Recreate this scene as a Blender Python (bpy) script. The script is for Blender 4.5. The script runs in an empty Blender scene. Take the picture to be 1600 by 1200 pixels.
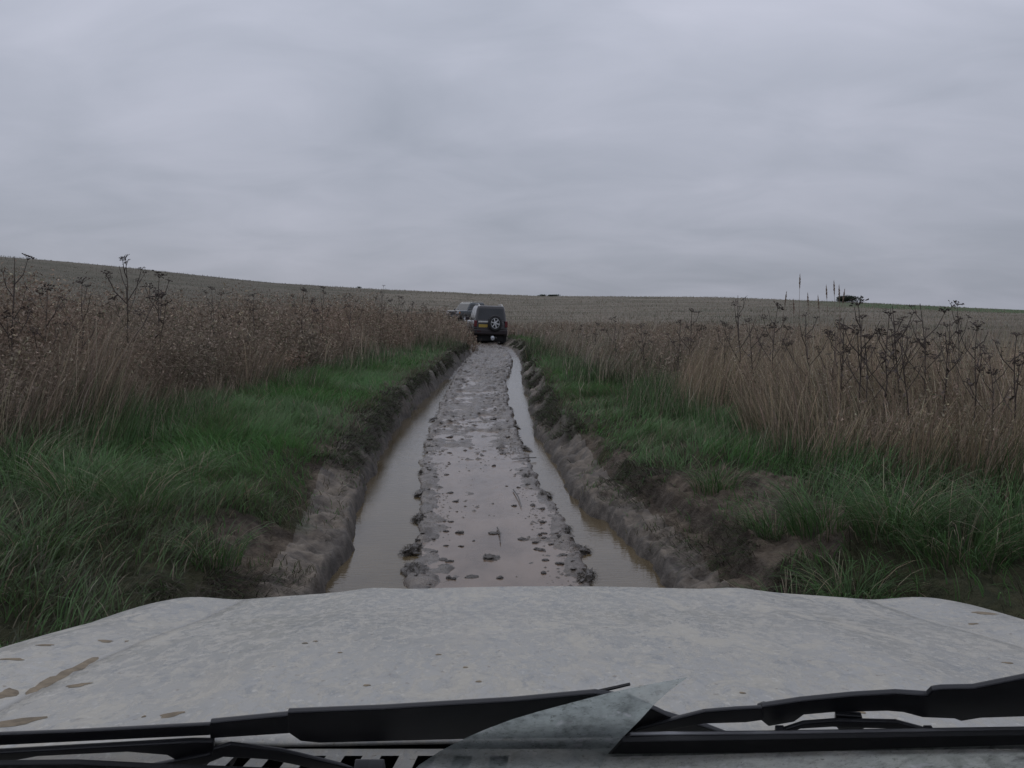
import bpy, bmesh, math, random
import numpy as np
from mathutils import Vector, Matrix, Euler

random.seed(7)
rng = np.random.default_rng(11)
SC = bpy.context.scene
COL = SC.collection

# ------------------------------------------------------------------ camera
F_PX = 1443.0            # focal length in pixels of the 1600 px wide photograph
HORIZON = 479.0
CAM_H = 1.70             # eye height above the water in the ruts
PITCH = math.atan((600 - HORIZON) / F_PX)
cam_d = bpy.data.cameras.new('camera')
cam_d.sensor_width = 36.0
cam_d.lens = 36.0 * F_PX / 1600.0
cam_d.clip_start = 0.02
cam_d.clip_end = 5000
cam = bpy.data.objects.new('camera', cam_d)
COL.objects.link(cam)
cam.location = (0, 0, CAM_H)
cam.rotation_euler = (math.pi / 2 - PITCH, 0, 0)
SC.camera = cam

# ------------------------------------------------------------------ world: overcast sky over a Nishita sky
SUN_EL, SUN_AZ = math.radians(48), math.radians(-35)
world = bpy.data.worlds.new('World')
SC.world = world
world.use_nodes = True
wt = world.node_tree
wt.nodes.clear()
def wn(t, **kw):
    n = wt.nodes.new(t)
    for k, v in kw.items():
        setattr(n, k, v)
    return n
def wmath(op, a, b=None, c=None):
    n = wn('ShaderNodeMath', operation=op)
    for i, v in enumerate((a, b, c)):
        if v is None:
            continue
        if isinstance(v, (int, float)):
            n.inputs[i].default_value = v
        else:
            wt.links.new(v, n.inputs[i])
    return n.outputs[0]
w_out = wn('ShaderNodeOutputWorld')
w_bg = wn('ShaderNodeBackground')
w_sky = wn('ShaderNodeTexSky', sky_type='NISHITA')
w_sky.sun_disc = False
w_sky.sun_elevation = SUN_EL
w_sky.sun_rotation = SUN_AZ
w_bg.inputs['Strength'].default_value = 0.1
tc = wn('ShaderNodeTexCoord')
sep = wn('ShaderNodeSeparateXYZ')
wt.links.new(tc.outputs['Generated'], sep.inputs[0])
zz = wmath('MAXIMUM', sep.outputs[2], 0.0)
den = wmath('ADD', zz, 0.26)
comb = wn('ShaderNodeCombineXYZ')
wt.links.new(wmath('DIVIDE', sep.outputs[0], den), comb.inputs[0])
wt.links.new(wmath('DIVIDE', sep.outputs[1], den), comb.inputs[1])
def wnoise(scale, detail, rough, off, stretch=(1, 1, 1), dist=0.0):
    mp = wn('ShaderNodeMapping')
    mp.inputs['Location'].default_value = off
    mp.inputs['Scale'].default_value = stretch
    wt.links.new(comb.outputs[0], mp.inputs[0])
    n = wn('ShaderNodeTexNoise')
    n.inputs['Scale'].default_value = scale
    n.inputs['Detail'].default_value = detail
    n.inputs['Roughness'].default_value = rough
    n.inputs['Distortion'].default_value = dist
    wt.links.new(mp.outputs[0], n.inputs['Vector'])
    return n.outputs['Fac']
n1 = wnoise(0.75, 3.0, 0.5, (5.6, 1.9, 0), (1, 1.25, 1), 0.6)
n2 = wnoise(2.6, 6.0, 0.52, (7.3, 0.4, 0), (0.9, 1.25, 1), 0.5)
cl = wmath('ADD', wmath('MULTIPLY', wmath('SUBTRACT', n1, 0.5), 0.42), wmath('MULTIPLY', wmath('SUBTRACT', n2, 0.5), 0.35))
# brightness of an overcast sky rises from the horizon to the zenith
base = wmath('MULTIPLY_ADD', zz, 1.6, 1.0)
lum = wmath('MULTIPLY', base, wmath('ADD', cl, 1.0))
tint = wn('ShaderNodeMix', data_type='RGBA', clamp_factor=True)
wt.links.new(wmath('MULTIPLY_ADD', cl, 1.6, 0.5), tint.inputs[0])
tint.inputs[6].default_value = (3.06, 3.36, 3.98, 1)     # cooler, thicker cloud
tint.inputs[7].default_value = (3.66, 3.66, 4.22, 1)     # thinner, paler cloud
vm = wn('ShaderNodeVectorMath', operation='SCALE')
wt.links.new(tint.outputs[2], vm.inputs[0])
wt.links.new(lum, vm.inputs['Scale'])
mixs = wn('ShaderNodeMix', data_type='RGBA')
mixs.inputs[0].default_value = 0.97
wt.links.new(w_sky.outputs[0], mixs.inputs[6])
wt.links.new(vm.outputs[0], mixs.inputs[7])
wt.links.new(mixs.outputs[2], w_bg.inputs['Color'])
wt.links.new(w_bg.outputs[0], w_out.inputs['Surface'])

sun_d = bpy.data.lights.new('sun', 'SUN')
sun_d.energy = 0.5
sun_d.angle = math.radians(50)
sun_d.color = (1.0, 0.97, 0.93)
sun = bpy.data.objects.new('sun', sun_d)
COL.objects.link(sun)
sd = Vector((math.sin(SUN_AZ) * math.cos(SUN_EL), math.cos(SUN_AZ) * math.cos(SUN_EL), math.sin(SUN_EL)))
sun.rotation_euler = sd.to_track_quat('Z', 'Y').to_euler()
sun.location = sd * 50

vs = SC.view_settings
vs.view_transform = 'Standard'
vs.look = 'None'
vs.exposure = 0.0
vs.gamma = 1.0
vs.use_curve_mapping = False
try:
    SC.cycles.max_bounces = 6
    SC.cycles.diffuse_bounces = 3
    SC.cycles.glossy_bounces = 3
    SC.cycles.transmission_bounces = 4
    SC.cycles.transparent_max_bounces = 12
    SC.cycles.use_denoising = True
except Exception:
    pass

# ------------------------------------------------------------------ helpers
def ray(px, py):
    """world direction through a pixel of the 1600x1200 photograph"""
    dx, dy = (px - 800) / F_PX, (600 - py) / F_PX
    c, s = math.cos(PITCH), math.sin(PITCH)
    return Vector((dx, c + dy * s, -s + dy * c))
def on_z(px, py, z=0.0):
    d = ray(px, py)
    t = (z - CAM_H) / d.z
    return Vector((d.x * t, d.y * t, z))
def at_y(px, py, y):
    d = ray(px, py)
    t = y / d.y
    return Vector((d.x * t, y, CAM_H + d.z * t))

def _hash(ix, iy, s):
    h = (ix.astype(np.int64) * 374761393 + iy.astype(np.int64) * 668265263 + s * 974711) & 0x7fffffff
    h = ((h ^ (h >> 13)) * 1274126177) & 0x7fffffff
    h = (h ^ (h >> 16)) & 0xffff
    return h / 65535.0
def vnoise(x, y, s=0):
    x = np.asarray(x, float); y = np.asarray(y, float)
    ix, iy = np.floor(x), np.floor(y)
    fx, fy = x - ix, y - iy
    fx = fx * fx * fx * (fx * (fx * 6 - 15) + 10); fy = fy * fy * fy * (fy * (fy * 6 - 15) + 10)
    a = _hash(ix, iy, s); b = _hash(ix + 1, iy, s); c = _hash(ix, iy + 1, s); d = _hash(ix + 1, iy + 1, s)
    return (a + (b - a) * fx) * (1 - fy) + (c + (d - c) * fx) * fy
def fbm(x, y, s=0, oct=4, gain=0.5):
    t = 0; amp = 1; tot = 0
    x = np.asarray(x, float); y = np.asarray(y, float)
    for o in range(oct):
        t = t + amp * (vnoise(x, y, s + 17 * o) - 0.5)
        tot += amp
        amp *= gain
        x = x * 2.03 + 5.2; y = y * 2.01 + 1.3
    return t / tot * 2       # about -1..1
def ss(a, b, x):
    t = np.clip((x - a) / (b - a), 0, 1)
    return t * t * (3 - 2 * t)

def mat(name):
    m = bpy.data.materials.new(name)
    m.use_nodes = True
    nt = m.node_tree
    p = nt.nodes['Principled BSDF']
    return m, nt, p
def N(nt, t, **kw):
    n = nt.nodes.new(t)
    for k, v in kw.items():
        setattr(n, k, v)
    return n
def L(nt, a, b):
    nt.links.new(a, b)
def noise_node(nt, scale, detail=4, rough=0.55, vec=None, dist=0.0):
    n = N(nt, 'ShaderNodeTexNoise')
    n.inputs['Scale'].default_value = scale
    n.inputs['Detail'].default_value = detail
    n.inputs['Roughness'].default_value = rough
    n.inputs['Distortion'].default_value = dist
    if vec is not None:
        L(nt, vec, n.inputs['Vector'])
    return n.outputs['Fac']
def ramp_node(nt, fac, stops):
    r = N(nt, 'ShaderNodeValToRGB')
    e = r.color_ramp.elements
    while len(e) < len(stops):
        e.new(0.5)
    for el, (p, c) in zip(e, stops):
        el.position = p
        el.color = (*c, 1) if len(c) == 3 else c
    L(nt, fac, r.inputs[0])
    return r.outputs[0]
def mix_col(nt, fac, a, b):
    n = N(nt, 'ShaderNodeMix', data_type='RGBA')
    for i, v in ((0, fac), (6, a), (7, b)):
        if isinstance(v, (int, float)):
            n.inputs[i].default_value = v
        elif isinstance(v, tuple):
            n.inputs[i].default_value = (*v, 1)
        else:
            L(nt, v, n.inputs[i])
    return n.outputs[2]
def bump_node(nt, h, strength, dist, p):
    b = N(nt, 'ShaderNodeBump')
    b.inputs['Strength'].default_value = strength
    b.inputs['Distance'].default_value = dist
    L(nt, h, b.inputs['Height'])
    L(nt, b.outputs[0], p.inputs['Normal'])
def obj_vec(nt, scale=(1, 1, 1), kind='Object'):
    t = N(nt, 'ShaderNodeTexCoord')
    mp = N(nt, 'ShaderNodeMapping')
    mp.inputs['Scale'].default_value = scale
    L(nt, t.outputs[kind], mp.inputs[0])
    return mp.outputs[0]
def math_node(nt, op, a, b=None):
    n = N(nt, 'ShaderNodeMath', operation=op)
    for i, v in enumerate((a, b)):
        if v is None:
            continue
        if isinstance(v, (int, float)):
            n.inputs[i].default_value = v
        else:
            L(nt, v, n.inputs[i])
    return n.outputs[0]
def simple_mat(name, col, rough=0.5, metal=0.0, var=0.15, scale=8.0, coat=0.0):
    """a plain coloured material with slight grime variation"""
    m, nt, p = mat(name)
    f = noise_node(nt, scale, 4, 0.6, obj_vec(nt))
    c = ramp_node(nt, f, [(0.3, tuple(v * (1 - var) for v in col)), (0.7, tuple(min(1, v * (1 + var)) for v in col))])
    L(nt, c, p.inputs['Base Color'])
    p.inputs['Roughness'].default_value = rough
    p.inputs['Metallic'].default_value = metal
    p.inputs['Coat Weight'].default_value = coat
    return m

def link(o, parent=None):
    COL.objects.link(o)
    if parent is not None:
        o.parent = parent
    return o
def tag(o, label=None, cat=None, group=None, kind=None):
    if label: o['label'] = label
    if cat: o['category'] = cat
    if group: o['group'] = group
    if kind: o['kind'] = kind
    return o
def empty(name, loc=(0, 0, 0), rz=0.0):
    o = bpy.data.objects.new(name, None)
    o.empty_display_size = 0.2
    o.location = loc
    o.rotation_euler = (0, 0, rz)
    return link(o)
def from_data(name, verts, faces, material, parent=None, smooth=False):
    me = bpy.data.meshes.new(name)
    me.from_pydata([tuple(v) for v in verts], [], faces)
    if smooth:
        me.polygons.foreach_set('use_smooth', [True] * len(me.polygons))
    me.update()
    if material:
        me.materials.append(material)
    return link(bpy.data.objects.new(name, me), parent)
def from_bm(name, bm, material, parent=None, smooth=False):
    me = bpy.data.meshes.new(name)
    bm.normal_update()
    bm.to_mesh(me)
    bm.free()
    if smooth:
        me.polygons.foreach_set('use_smooth', [True] * len(me.polygons))
    me.materials.append(material)
    return link(bpy.data.objects.new(name, me), parent)
def big_mesh(name, V, faces_by_size, material, colors=None, smooth=False, parent=None):
    """V (n,3) float array; faces_by_size list of (m,k) int arrays"""
    me = bpy.data.meshes.new(name)
    me.vertices.add(len(V))
    me.vertices.foreach_set('co', np.asarray(V, np.float32).ravel())
    loops = np.concatenate([f.ravel() for f in faces_by_size]).astype(np.int32)
    sizes = np.concatenate([np.full(len(f), f.shape[1], np.int32) for f in faces_by_size])
    starts = np.concatenate([[0], np.cumsum(sizes)[:-1]]).astype(np.int32)
    me.loops.add(len(loops))
    me.loops.foreach_set('vertex_index', loops)
    me.polygons.add(len(sizes))
    me.polygons.foreach_set('loop_start', starts)
    if smooth:
        me.polygons.foreach_set('use_smooth', np.ones(len(sizes), bool))
    me.update(calc_edges=True)
    if colors is not None:
        for cname, arr in colors.items():
            if arr.ndim == 2:
                at = me.attributes.new(cname, 'FLOAT_COLOR', 'POINT')
                a4 = np.ones((len(V), 4), np.float32)
                a4[:, :3] = arr
                at.data.foreach_set('color', a4.ravel())
            else:
                at = me.attributes.new(cname, 'FLOAT', 'POINT')
                at.data.foreach_set('value', arr.astype(np.float32))
    me.materials.append(material)
    return link(bpy.data.objects.new(name, me), parent)
def add_box(bm, c, s, rot=None, bev=0.0):
    r = bmesh.ops.create_cube(bm, size=1.0)
    vs_ = r['verts']
    for v in vs_:
        v.co = Vector((v.co.x * s[0], v.co.y * s[1], v.co.z * s[2]))
    if bev > 0:
        es = list({e for v in vs_ for e in v.link_edges})
        r2 = bmesh.ops.bevel(bm, geom=es, offset=bev, segments=2, affect='EDGES', profile=0.6)
        vs_ = list({v for f in r2['faces'] for v in f.verts} | {v for v in vs_ if v.is_valid})
    for v in vs_:
        if rot is not None:
            v.co = rot @ v.co
        v.co += Vector(c)
    return vs_
def box(name, c, s, material, parent=None, rot=None, bev=0.0):
    bm = bmesh.new()
    add_box(bm, c, s, rot, bev)
    return from_bm(name, bm, material, parent)
def add_tube(bm, pts, radii, n=6, cap=True):
    rings = []
    pts = [Vector(p) for p in pts]
    for i, p in enumerate(pts):
        t = (pts[min(i + 1, len(pts) - 1)] - pts[max(i - 1, 0)]).normalized()
        a = t.cross(Vector((0, 0, 1)))
        if a.length < 1e-3:
            a = t.cross(Vector((1, 0, 0)))
        a.normalize(); b = t.cross(a)
        r = radii[i] if hasattr(radii, '__len__') else radii
        rings.append([bm.verts.new(p + (a * math.cos(2 * math.pi * k / n) + b * math.sin(2 * math.pi * k / n)) * r) for k in range(n)])
    for r0, r1 in zip(rings, rings[1:]):
        for k in range(n):
            bm.faces.new((r0[k], r0[(k + 1) % n], r1[(k + 1) % n], r1[k]))
    if cap:
        bm.faces.new(list(reversed(rings[0]))); bm.faces.new(rings[-1])
def add_lathe(bm, prof, n=24, axis='x', c=(0, 0, 0)):
    """prof: list of (offset along axis, radius), closed loop"""
    rings = []
    for (o, r) in prof:
        ring = []
        for k in range(n):
            a = 2 * math.pi * k / n
            p = (o, r * math.cos(a), r * math.sin(a)) if axis == 'x' else ((r * math.cos(a), o, r * math.sin(a)) if axis == 'y' else (r * math.cos(a), r * math.sin(a), o))
            ring.append(bm.verts.new(Vector(p) + Vector(c)))
        rings.append(ring)
    m = len(prof)
    for i in range(m):
        r0, r1 = rings[i], rings[(i + 1) % m]
        for k in range(n):
            bm.faces.new((r0[k], r0[(k + 1) % n], r1[(k + 1) % n], r1[k]))
def prism(bm, pts, nrm, th):
    """polygon (list of Vectors) thickened by th along nrm, centred"""
    a = [bm.verts.new(p - nrm * th / 2) for p in pts]
    b = [bm.verts.new(p + nrm * th / 2) for p in pts]
    n = len(pts)
    bm.faces.new(a[::-1]); bm.faces.new(b)
    for i in range(n):
        bm.faces.new((a[i], a[(i + 1) % n], b[(i + 1) % n], b[i]))

# ------------------------------------------------------------------ track edges, measured in the photograph on the water plane
def curve(pts):
    w = sorted([(on_z(px, py).y, on_z(px, py).x) for px, py in pts])
    return np.array([a for a, _ in w]), np.array([b for _, b in w])
_far = [(60.0, -2.6), (75.0, -4.6), (110.0, -10.0), (2000.0, -10.0)]
def make_line(pts, near, off):
    ys, xs = curve(pts)
    ys = np.concatenate([[-40, near[0]], ys, [a for a, _ in _far]])
    xs = np.concatenate([[near[1], near[1]], xs, [b + off for _, b in _far]])
    return lambda y: np.interp(y, ys, xs)
EL = make_line([(523, 920), (545, 880), (553, 850), (556, 805), (577, 763), (610, 697), (633, 657), (657, 630), (680, 610), (705, 585), (722, 565), (735, 552)], (1.5, -1.02), -1.05)
RL = make_line([(640, 915), (648, 870), (656, 800), (656, 763), (664, 697), (678, 657), (687, 630), (699, 610), (716, 585), (729, 565), (742, 552)], (1.5, -0.52), -0.62)
RR = make_line([(922, 917), (905, 863), (873, 797), (845, 763), (833, 730), (817, 697), (802, 663), (793, 630), (788, 600), (797, 580), (800, 562), (792, 550)], (1.5, 0.62), 0.50)
ER = make_line([(1028, 917), (975, 861), (940, 818), (900, 797), (877, 763), (860, 730), (843, 697), (827, 663), (822, 630), (813, 600), (813, 580), (812, 562), (806, 550)], (1.5, 1.12), 0.95)
_yy = np.concatenate([np.linspace(-40, 110, 3001), [2000]])
_xc = (EL(_yy) + ER(_yy)) / 2
_k = np.ones(41) / 41
_xc[20:-21] = np.convolve(_xc[:-1], _k, 'valid')
XC = lambda y: np.interp(y, _yy, _xc)

# ------------------------------------------------------------------ ground shape
RIDGE_D = 260.0
_hpx = np.array([-1500, -600, 0, 200, 430, 600, 840, 1120, 1330, 1600, 2200, 3200])
_hrow = np.array([398, 396, 406, 419, 440, 449, 459, 461, 469, 481, 488, 490])
_hx = (_hpx - 800) / F_PX
def far_z(x, y):
    yy = np.maximum(y, 1.0)
    t = x / yy
    row = np.interp(t, _hx, _hrow)
    r = np.sqrt(x * x + yy * yy)
    zr = CAM_H + (HORIZON - row) / F_PX * RIDGE_D - 0.35
    k = np.clip((r - 85) / (RIDGE_D - 85), 0, 1)
    k = k ** 1.35 * (1 - ss(0.72, 1.0, k)) + ss(0.72, 1.0, k) * (1 - (1 - k) * 0.8)
    z = (zr - 0.5) * k
    z = z - np.maximum(r - RIDGE_D, 0) * 0.02
    return z * ss(0, 30, y)
def ground(x, y):
    """height, and what lies on it: bare soil, mud, short grass (0..1)"""
    x = np.asarray(x, float); y = np.asarray(y, float)
    wob = fbm(y * 1.1, y * 0 + 3.3, 5, 3) * 0.075 + 0.02
    wob2 = fbm(y * 1.0, y * 0 + 9.3, 6, 3) * 0.09
    wobf = fbm(y * 5, x * 3, 8, 3) * 0.05
    el, rl = EL(y) + wob + wobf, RL(y) + wob * 0.6 + wobf * 1.2
    rr, er = RR(y) + wob2 * 0.6 + wobf * 1.2, ER(y) + wob2 + wobf
    near = 1 - ss(7.0, 11.0, y)
    fade = 1 - ss(30, 52, y)                # the ruts shallow out towards the cars
    big = fbm(x * 0.35, y * 0.35, 21, 3)
    mid = fbm(x * 1.7, y * 1.7, 22, 4)
    fine = fbm(x * 9, y * 9, 23, 4) + 0.5 * fbm(x * 24, y * 17, 24, 2)
    a, b = el - x, x - er
    # left bank
    z_l_far = 0.06 * ss(0, 0.05, a) + 0.31 * ss(0.03, 0.24, a)
    z_l_near = 0.13 * ss(0, 0.09, a) + 0.10 * ss(0.10, 0.46, a) + 0.15 * ss(0.38, 0.78, a)
    zl = z_l_far * (1 - near) + z_l_near * near + 0.10 * ss(0.6, 3.5, a) + (0.06 * mid + 0.042 * fine * (1 - 0.6 * ss(0.7, 1.2, a))) * ss(-0.02, 0.09, a)
    # right bank with its ledges
    z_r_far = 0.08 * ss(0, 0.07, b) + 0.05 * ss(0.06, 0.2, b) + 0.22 * ss(0.17, 0.42, b)
    z_r_near = 0.12 * ss(0, 0.12, b) + 0.04 * ss(0.14, 0.40, b) + 0.13 * ss(0.42 + 0.08 * mid, 0.55 + 0.08 * mid, b) + 0.04 * ss(0.55, 0.9, b) + 0.12 * ss(0.85 + 0.12 * mid, 1.05 + 0.12 * mid, b)
    nr = 1 - ss(8.0, 12.0, y)
    zr = z_r_far * (1 - nr) + z_r_near * nr + 0.10 * ss(1.2, 4.0, b) + (0.06 * mid + 0.048 * fine * (1 - 0.6 * ss(1.0, 1.6, b))) * ss(-0.02, 0.09, b)
    verge = 0.06 * big
    # the ridge between the ruts: slurry level in the middle, crusty rims
    w = np.maximum(rr - rl, 0.2)
    c = np.clip((x - rl) / w, -1, 2)
    rim = np.minimum(x - rl, rr - x)
    lump = fbm(x * 3.2, y * 1.6, 31, 5, 0.6)
    chunk = np.maximum(0, fbm(x * 7.5, y * 5.0, 33, 4, 0.55) - 0.24) * 0.10
    churn = 1 - np.abs(fbm(x * 2.6, y * 2.2, 35, 4, 0.55)) * 2.2
    far_lump = ss(9.5, 13, y)
    zridge = 0.005 + 0.026 * (1 - ss(0.02, 0.26, rim)) * (0.75 + 0.3 * lump) + chunk * (0.35 + 0.35 * (1 - ss(0.1, 0.42, rim))) + (0.016 + 0.030 * far_lump) * lump + (far_lump * (0.045 + 0.03 * ss(16, 24, y)) * churn - 0.012 * far_lump) + 0.010 * fine
    edge = ss(-0.075, 0.015, rim)
    zrut = -0.14 + 0.03 * mid
    zrut = zrut + (0.15 + 0.04 * lump) * (1 - fade) + 0.10 * ss(19, 23, y) * (x < (rl + rr) / 2) * fade + 0.09 * ss(28, 33, y) * (x > (rl + rr) / 2) * fade
    zc = zrut * (1 - edge) + zridge * edge
    z = np.where(a > 0, np.maximum(zl * (0.45 + 0.55 * fade), zrut) + zrut * (1 - ss(0, 0.10, a)), np.where(b > 0, np.maximum(zr * (0.45 + 0.55 * fade), zrut) + zrut * (1 - ss(0, 0.12, b)), zc))
    out = np.maximum(a, b)
    z = z + verge * ss(0.3, 1.5, out)
    z = z + far_z(x, y)
    # cover
    n2 = fbm(x * 1.1, y * 1.1, 41, 4)
    bare_l = np.where(near > 0, 0.24 + 0.34 * near + 0.45 * n2, 0.22 + 0.12 * n2)
    bare_r = 0.30 + 0.50 * nr + 0.85 * n2 * nr + 0.15 * n2 * (1 - nr)
    bl = 1 - ss(bare_l - 0.1, bare_l + 0.12, a)
    br = 1 - ss(bare_r - 0.1, bare_r + 0.15, b)
    bare = np.where(a > 0, bl, np.where(b > 0, br, 1.0))
    bare = bare * (1 - ss(52, 58, y))
    mud = ((a <= 0.0) & (b <= 0.0)).astype(float) * (1 - ss(52, 58, y))
    return z, bare, mud, a, b

# columns across the track, rows along it
def spread_cols(fine0, fine1, step, lim, g):
    c = list(np.arange(fine0, fine1 + 1e-6, step))
    s = step
    while c[-1] < lim:
        s *= g
        c.append(c[-1] + s)
    s = step
    while c[0] > -lim:
        s *= g
        c.insert(0, c[0] - s)
    return np.array(c)
cols = spread_cols(-2.4, 2.6, 0.024, 1500, 1.18)
rows = list(np.arange(-40, 0.4, 4.0)) + list(np.arange(0.5, 4.4, 0.08))
while rows[-1] < 1500:
    y_ = rows[-1]
    rows.append(y_ + (max(0.024, 0.0058 * y_) if y_ < 55 else 0.035 * y_))
rows = np.array(rows)
GX = XC(rows)[:, None] + cols[None, :]
GY = np.repeat(rows[:, None], len(cols), 1)
GZ, GB, GM, GA, GBB = ground(GX, GY)
GV = np.stack([GX, GY, GZ], -1)
nr_, nc_ = len(rows), len(cols)
idx = np.arange(nr_ * nc_).reshape(nr_, nc_)
quads = np.stack([idx[:-1, :-1], idx[:-1, 1:], idx[1:, 1:], idx[1:, :-1]], -1)
qc = (cols[:-1] + cols[1:]) / 2
qr = (rows[:-1] + rows[1:]) / 2
is_track = (np.abs(qc)[None, :] < 1.30) & (qr[:, None] < 58) & (qr[:, None] > -8)

# soil material: bare clay, wet mud and turf by what the place carries
def soil_material(name, wet):
    m, nt, p = mat(name)
    v = obj_vec(nt)
    n_big = noise_node(nt, 1.6, 5, 0.6, v)
    n_mid = noise_node(nt, 9.0, 5, 0.65, v)
    n_fine = noise_node(nt, 60.0, 4, 0.6, v)
    clay = ramp_node(nt, n_mid, [(0.30, (0.040, 0.031, 0.023)), (0.46, (0.088, 0.070, 0.053)), (0.70, (0.160, 0.130, 0.098))])
    dark = ramp_node(nt, n_fine, [(0.3, (0.022, 0.017, 0.014)), (0.7, (0.06, 0.048, 0.038))])
    clay2 = mix_col(nt, ramp_node(nt, n_big, [(0.47, (0, 0, 0)), (0.62, (1, 1, 1))]), clay, dark)
    at = N(nt, 'ShaderNodeAttribute', attribute_name='bare')
    turf = ramp_node(nt, n_mid, [(0.3, (0.022, 0.026, 0.014)), (0.7, (0.06, 0.058, 0.032))])
    fieldn = noise_node(nt, 0.05, 6, 0.6, obj_vec(nt, (1, 3.0, 1)))
    fieldf = noise_node(nt, 1.2, 6, 0.7, obj_vec(nt, (1, 0.35, 1)))
    fcol = ramp_node(nt, fieldn, [(0.38, (0.082, 0.082, 0.060)), (0.5, (0.150, 0.133, 0.106)), (0.64, (0.19, 0.165, 0.133))])
    fcol = mix_col(nt, math_node(nt, 'MULTIPLY', fieldf, 0.40), fcol, (0.095, 0.082, 0.062))
    at2 = N(nt, 'ShaderNodeAttribute', attribute_name='field')
    at3 = N(nt, 'ShaderNodeAttribute', attribute_name='crop')
    at5 = N(nt, 'ShaderNodeAttribute', attribute_name='rank_growth')
    fcol = mix_col(nt, at5.outputs['Fac'], fcol, (0.070, 0.066, 0.050))
    fcol = mix_col(nt, at3.outputs['Fac'], fcol, (0.035, 0.075, 0.024))
    c = mix_col(nt, at.outputs['Fac'], mix_col(nt, at2.outputs['Fac'], turf, fcol), clay2)
    atw = N(nt, 'ShaderNodeAttribute', attribute_name='wet')
    soaked = ramp_node(nt, n_mid, [(0.3, (0.024, 0.020, 0.017)), (0.5, (0.055, 0.046, 0.038)), (0.72, (0.115, 0.098, 0.082))])
    c = mix_col(nt, atw.outputs['Fac'], c, soaked)
    if wet:
        at4 = N(nt, 'ShaderNodeAttribute', attribute_name='mud')
        mudc = ramp_node(nt, n_mid, [(0.3, (0.036, 0.027, 0.020)), (0.55, (0.078, 0.059, 0.045)), (0.8, (0.125, 0.096, 0.073))])
        mudc = mix_col(nt, ramp_node(nt, n_big, [(0.5, (0, 0, 0)), (0.66, (0.75, 0.75, 0.75))]), mudc, (0.045, 0.036, 0.029))
        c = mix_col(nt, at4.outputs['Fac'], c, mudc)
        r = N(nt, 'ShaderNodeMapRange')
        L(nt, math_node(nt, 'MULTIPLY', at4.outputs['Fac'], n_mid), r.inputs[0])
        r.inputs[1].default_value = 0.1; r.inputs[2].default_value = 0.7
        r.inputs[3].default_value = 0.8; r.inputs[4].default_value = 0.12
        L(nt, r.outputs[0], p.inputs['Roughness'])
    else:
        p.inputs['Roughness'].default_value = 0.95
        p.inputs['Specular IOR Level'].default_value = 0.15
    L(nt, c, p.inputs['Base Color'])
    hh = math_node(nt, 'ADD', math_node(nt, 'MULTIPLY', n_mid, 0.7), math_node(nt, 'MULTIPLY', n_fine, 0.35))
    bump_node(nt, hh, 0.9, 0.08 if not wet else 0.022, p)
    return m
M_soil = soil_material('soil_and_turf', False)
M_mud = soil_material('wet_mud', True)
gr = np.sqrt(GX ** 2 + GY ** 2)
G_field = ss(4.0, 6.5, np.maximum(GA, GBB)) * ss(1, 2, np.maximum(GA, GBB)) + ss(50, 70, gr) 
G_field = np.clip(G_field, 0, 1)
az = GX / np.maximum(GY, 1)
G_crop = ss(0.30, 0.40, az) * ss(180, 200, gr) * 0.9
_n = fbm(GX * 5, GY * 5, 51, 3)
_out = np.maximum(GA, GBB)
G_wet = ss(-0.02, 0.0, _out) * (1 - ss(0.06, 0.13, GZ - far_z(GX, GY) + 0.05 * _n)) * (1 - ss(30, 40, GY))
# turned-over dark topsoil on the risers of the banks
_gy, _gx = np.gradient(GZ, axis=0) / np.gradient(GY, axis=0), np.gradient(GZ, axis=1) / np.gradient(GX, axis=1)
G_wet = np.clip(G_wet + 0.75 * ss(0.55, 1.1, np.abs(_gx) + 0.35 * _n) * ss(0.02, 0.1, _out) * (1 - ss(1.2, 1.6, _out)) * (1 - ss(30, 40, GY)), 0, 1) * GB
G_rank = 0.8 * ss(0.02, 0.30, -az + 0.12 * fbm(GX * 0.03, GY * 0.03, 53, 3)) * (0.75 + 0.25 * fbm(GX * 0.05, GY * 0.1, 54, 3))
def ground_part(name, sel, material):
    q = quads[sel]
    used, inv = np.unique(q.ravel(), return_inverse=True)
    V = GV.reshape(-1, 3)[used]
    cols_ = {'bare': GB.ravel()[used], 'mud': GM.ravel()[used], 'field': G_field.ravel()[used], 'crop': G_crop.ravel()[used], 'wet': G_wet.ravel()[used], 'rank_growth': G_rank.ravel()[used]}
    return big_mesh(name, V, [inv.reshape(-1, 4)], material, cols_, smooth=True)
tag(ground_part('ground', ~is_track, M_soil), 'rough verge and open fallow fields on both sides of the track', kind='structure')
tag(ground_part('muddy_track', is_track, M_mud), 'churned muddy track with two deep wheel ruts', kind='structure')

# ------------------------------------------------------------------ water in the ruts and slurry on the ridge
def water_mat(name, col, rough, wave, wscale, stretch, ior=1.333):
    m, nt, p = mat(name)
    v = obj_vec(nt, stretch)
    f = noise_node(nt, wscale, 3, 0.5, v)
    f2 = noise_node(nt, 1.3, 4, 0.6, obj_vec(nt))
    c = ramp_node(nt, f2, [(0.35, tuple(k * 0.85 for k in col)), (0.65, tuple(k * 1.15 for k in col))])
    L(nt, c, p.inputs['Base Color'])
    p.inputs['Roughness'].default_value = rough
    p.inputs['IOR'].default_value = ior
    bump_node(nt, f, wave, 0.01, p)
    return m
M_water = water_mat('muddy_water', (0.092, 0.070, 0.040), 0.04, 0.22, 9.0, (1.0, 3.2, 1.0))
m_, nt_, p_ = mat('liquid_mud')
v_ = obj_vec(nt_, (1, 0.55, 1))
fa = noise_node(nt_, 2.4, 6, 0.62, v_)
fb = noise_node(nt_, 14.0, 5, 0.65, v_)
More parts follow.
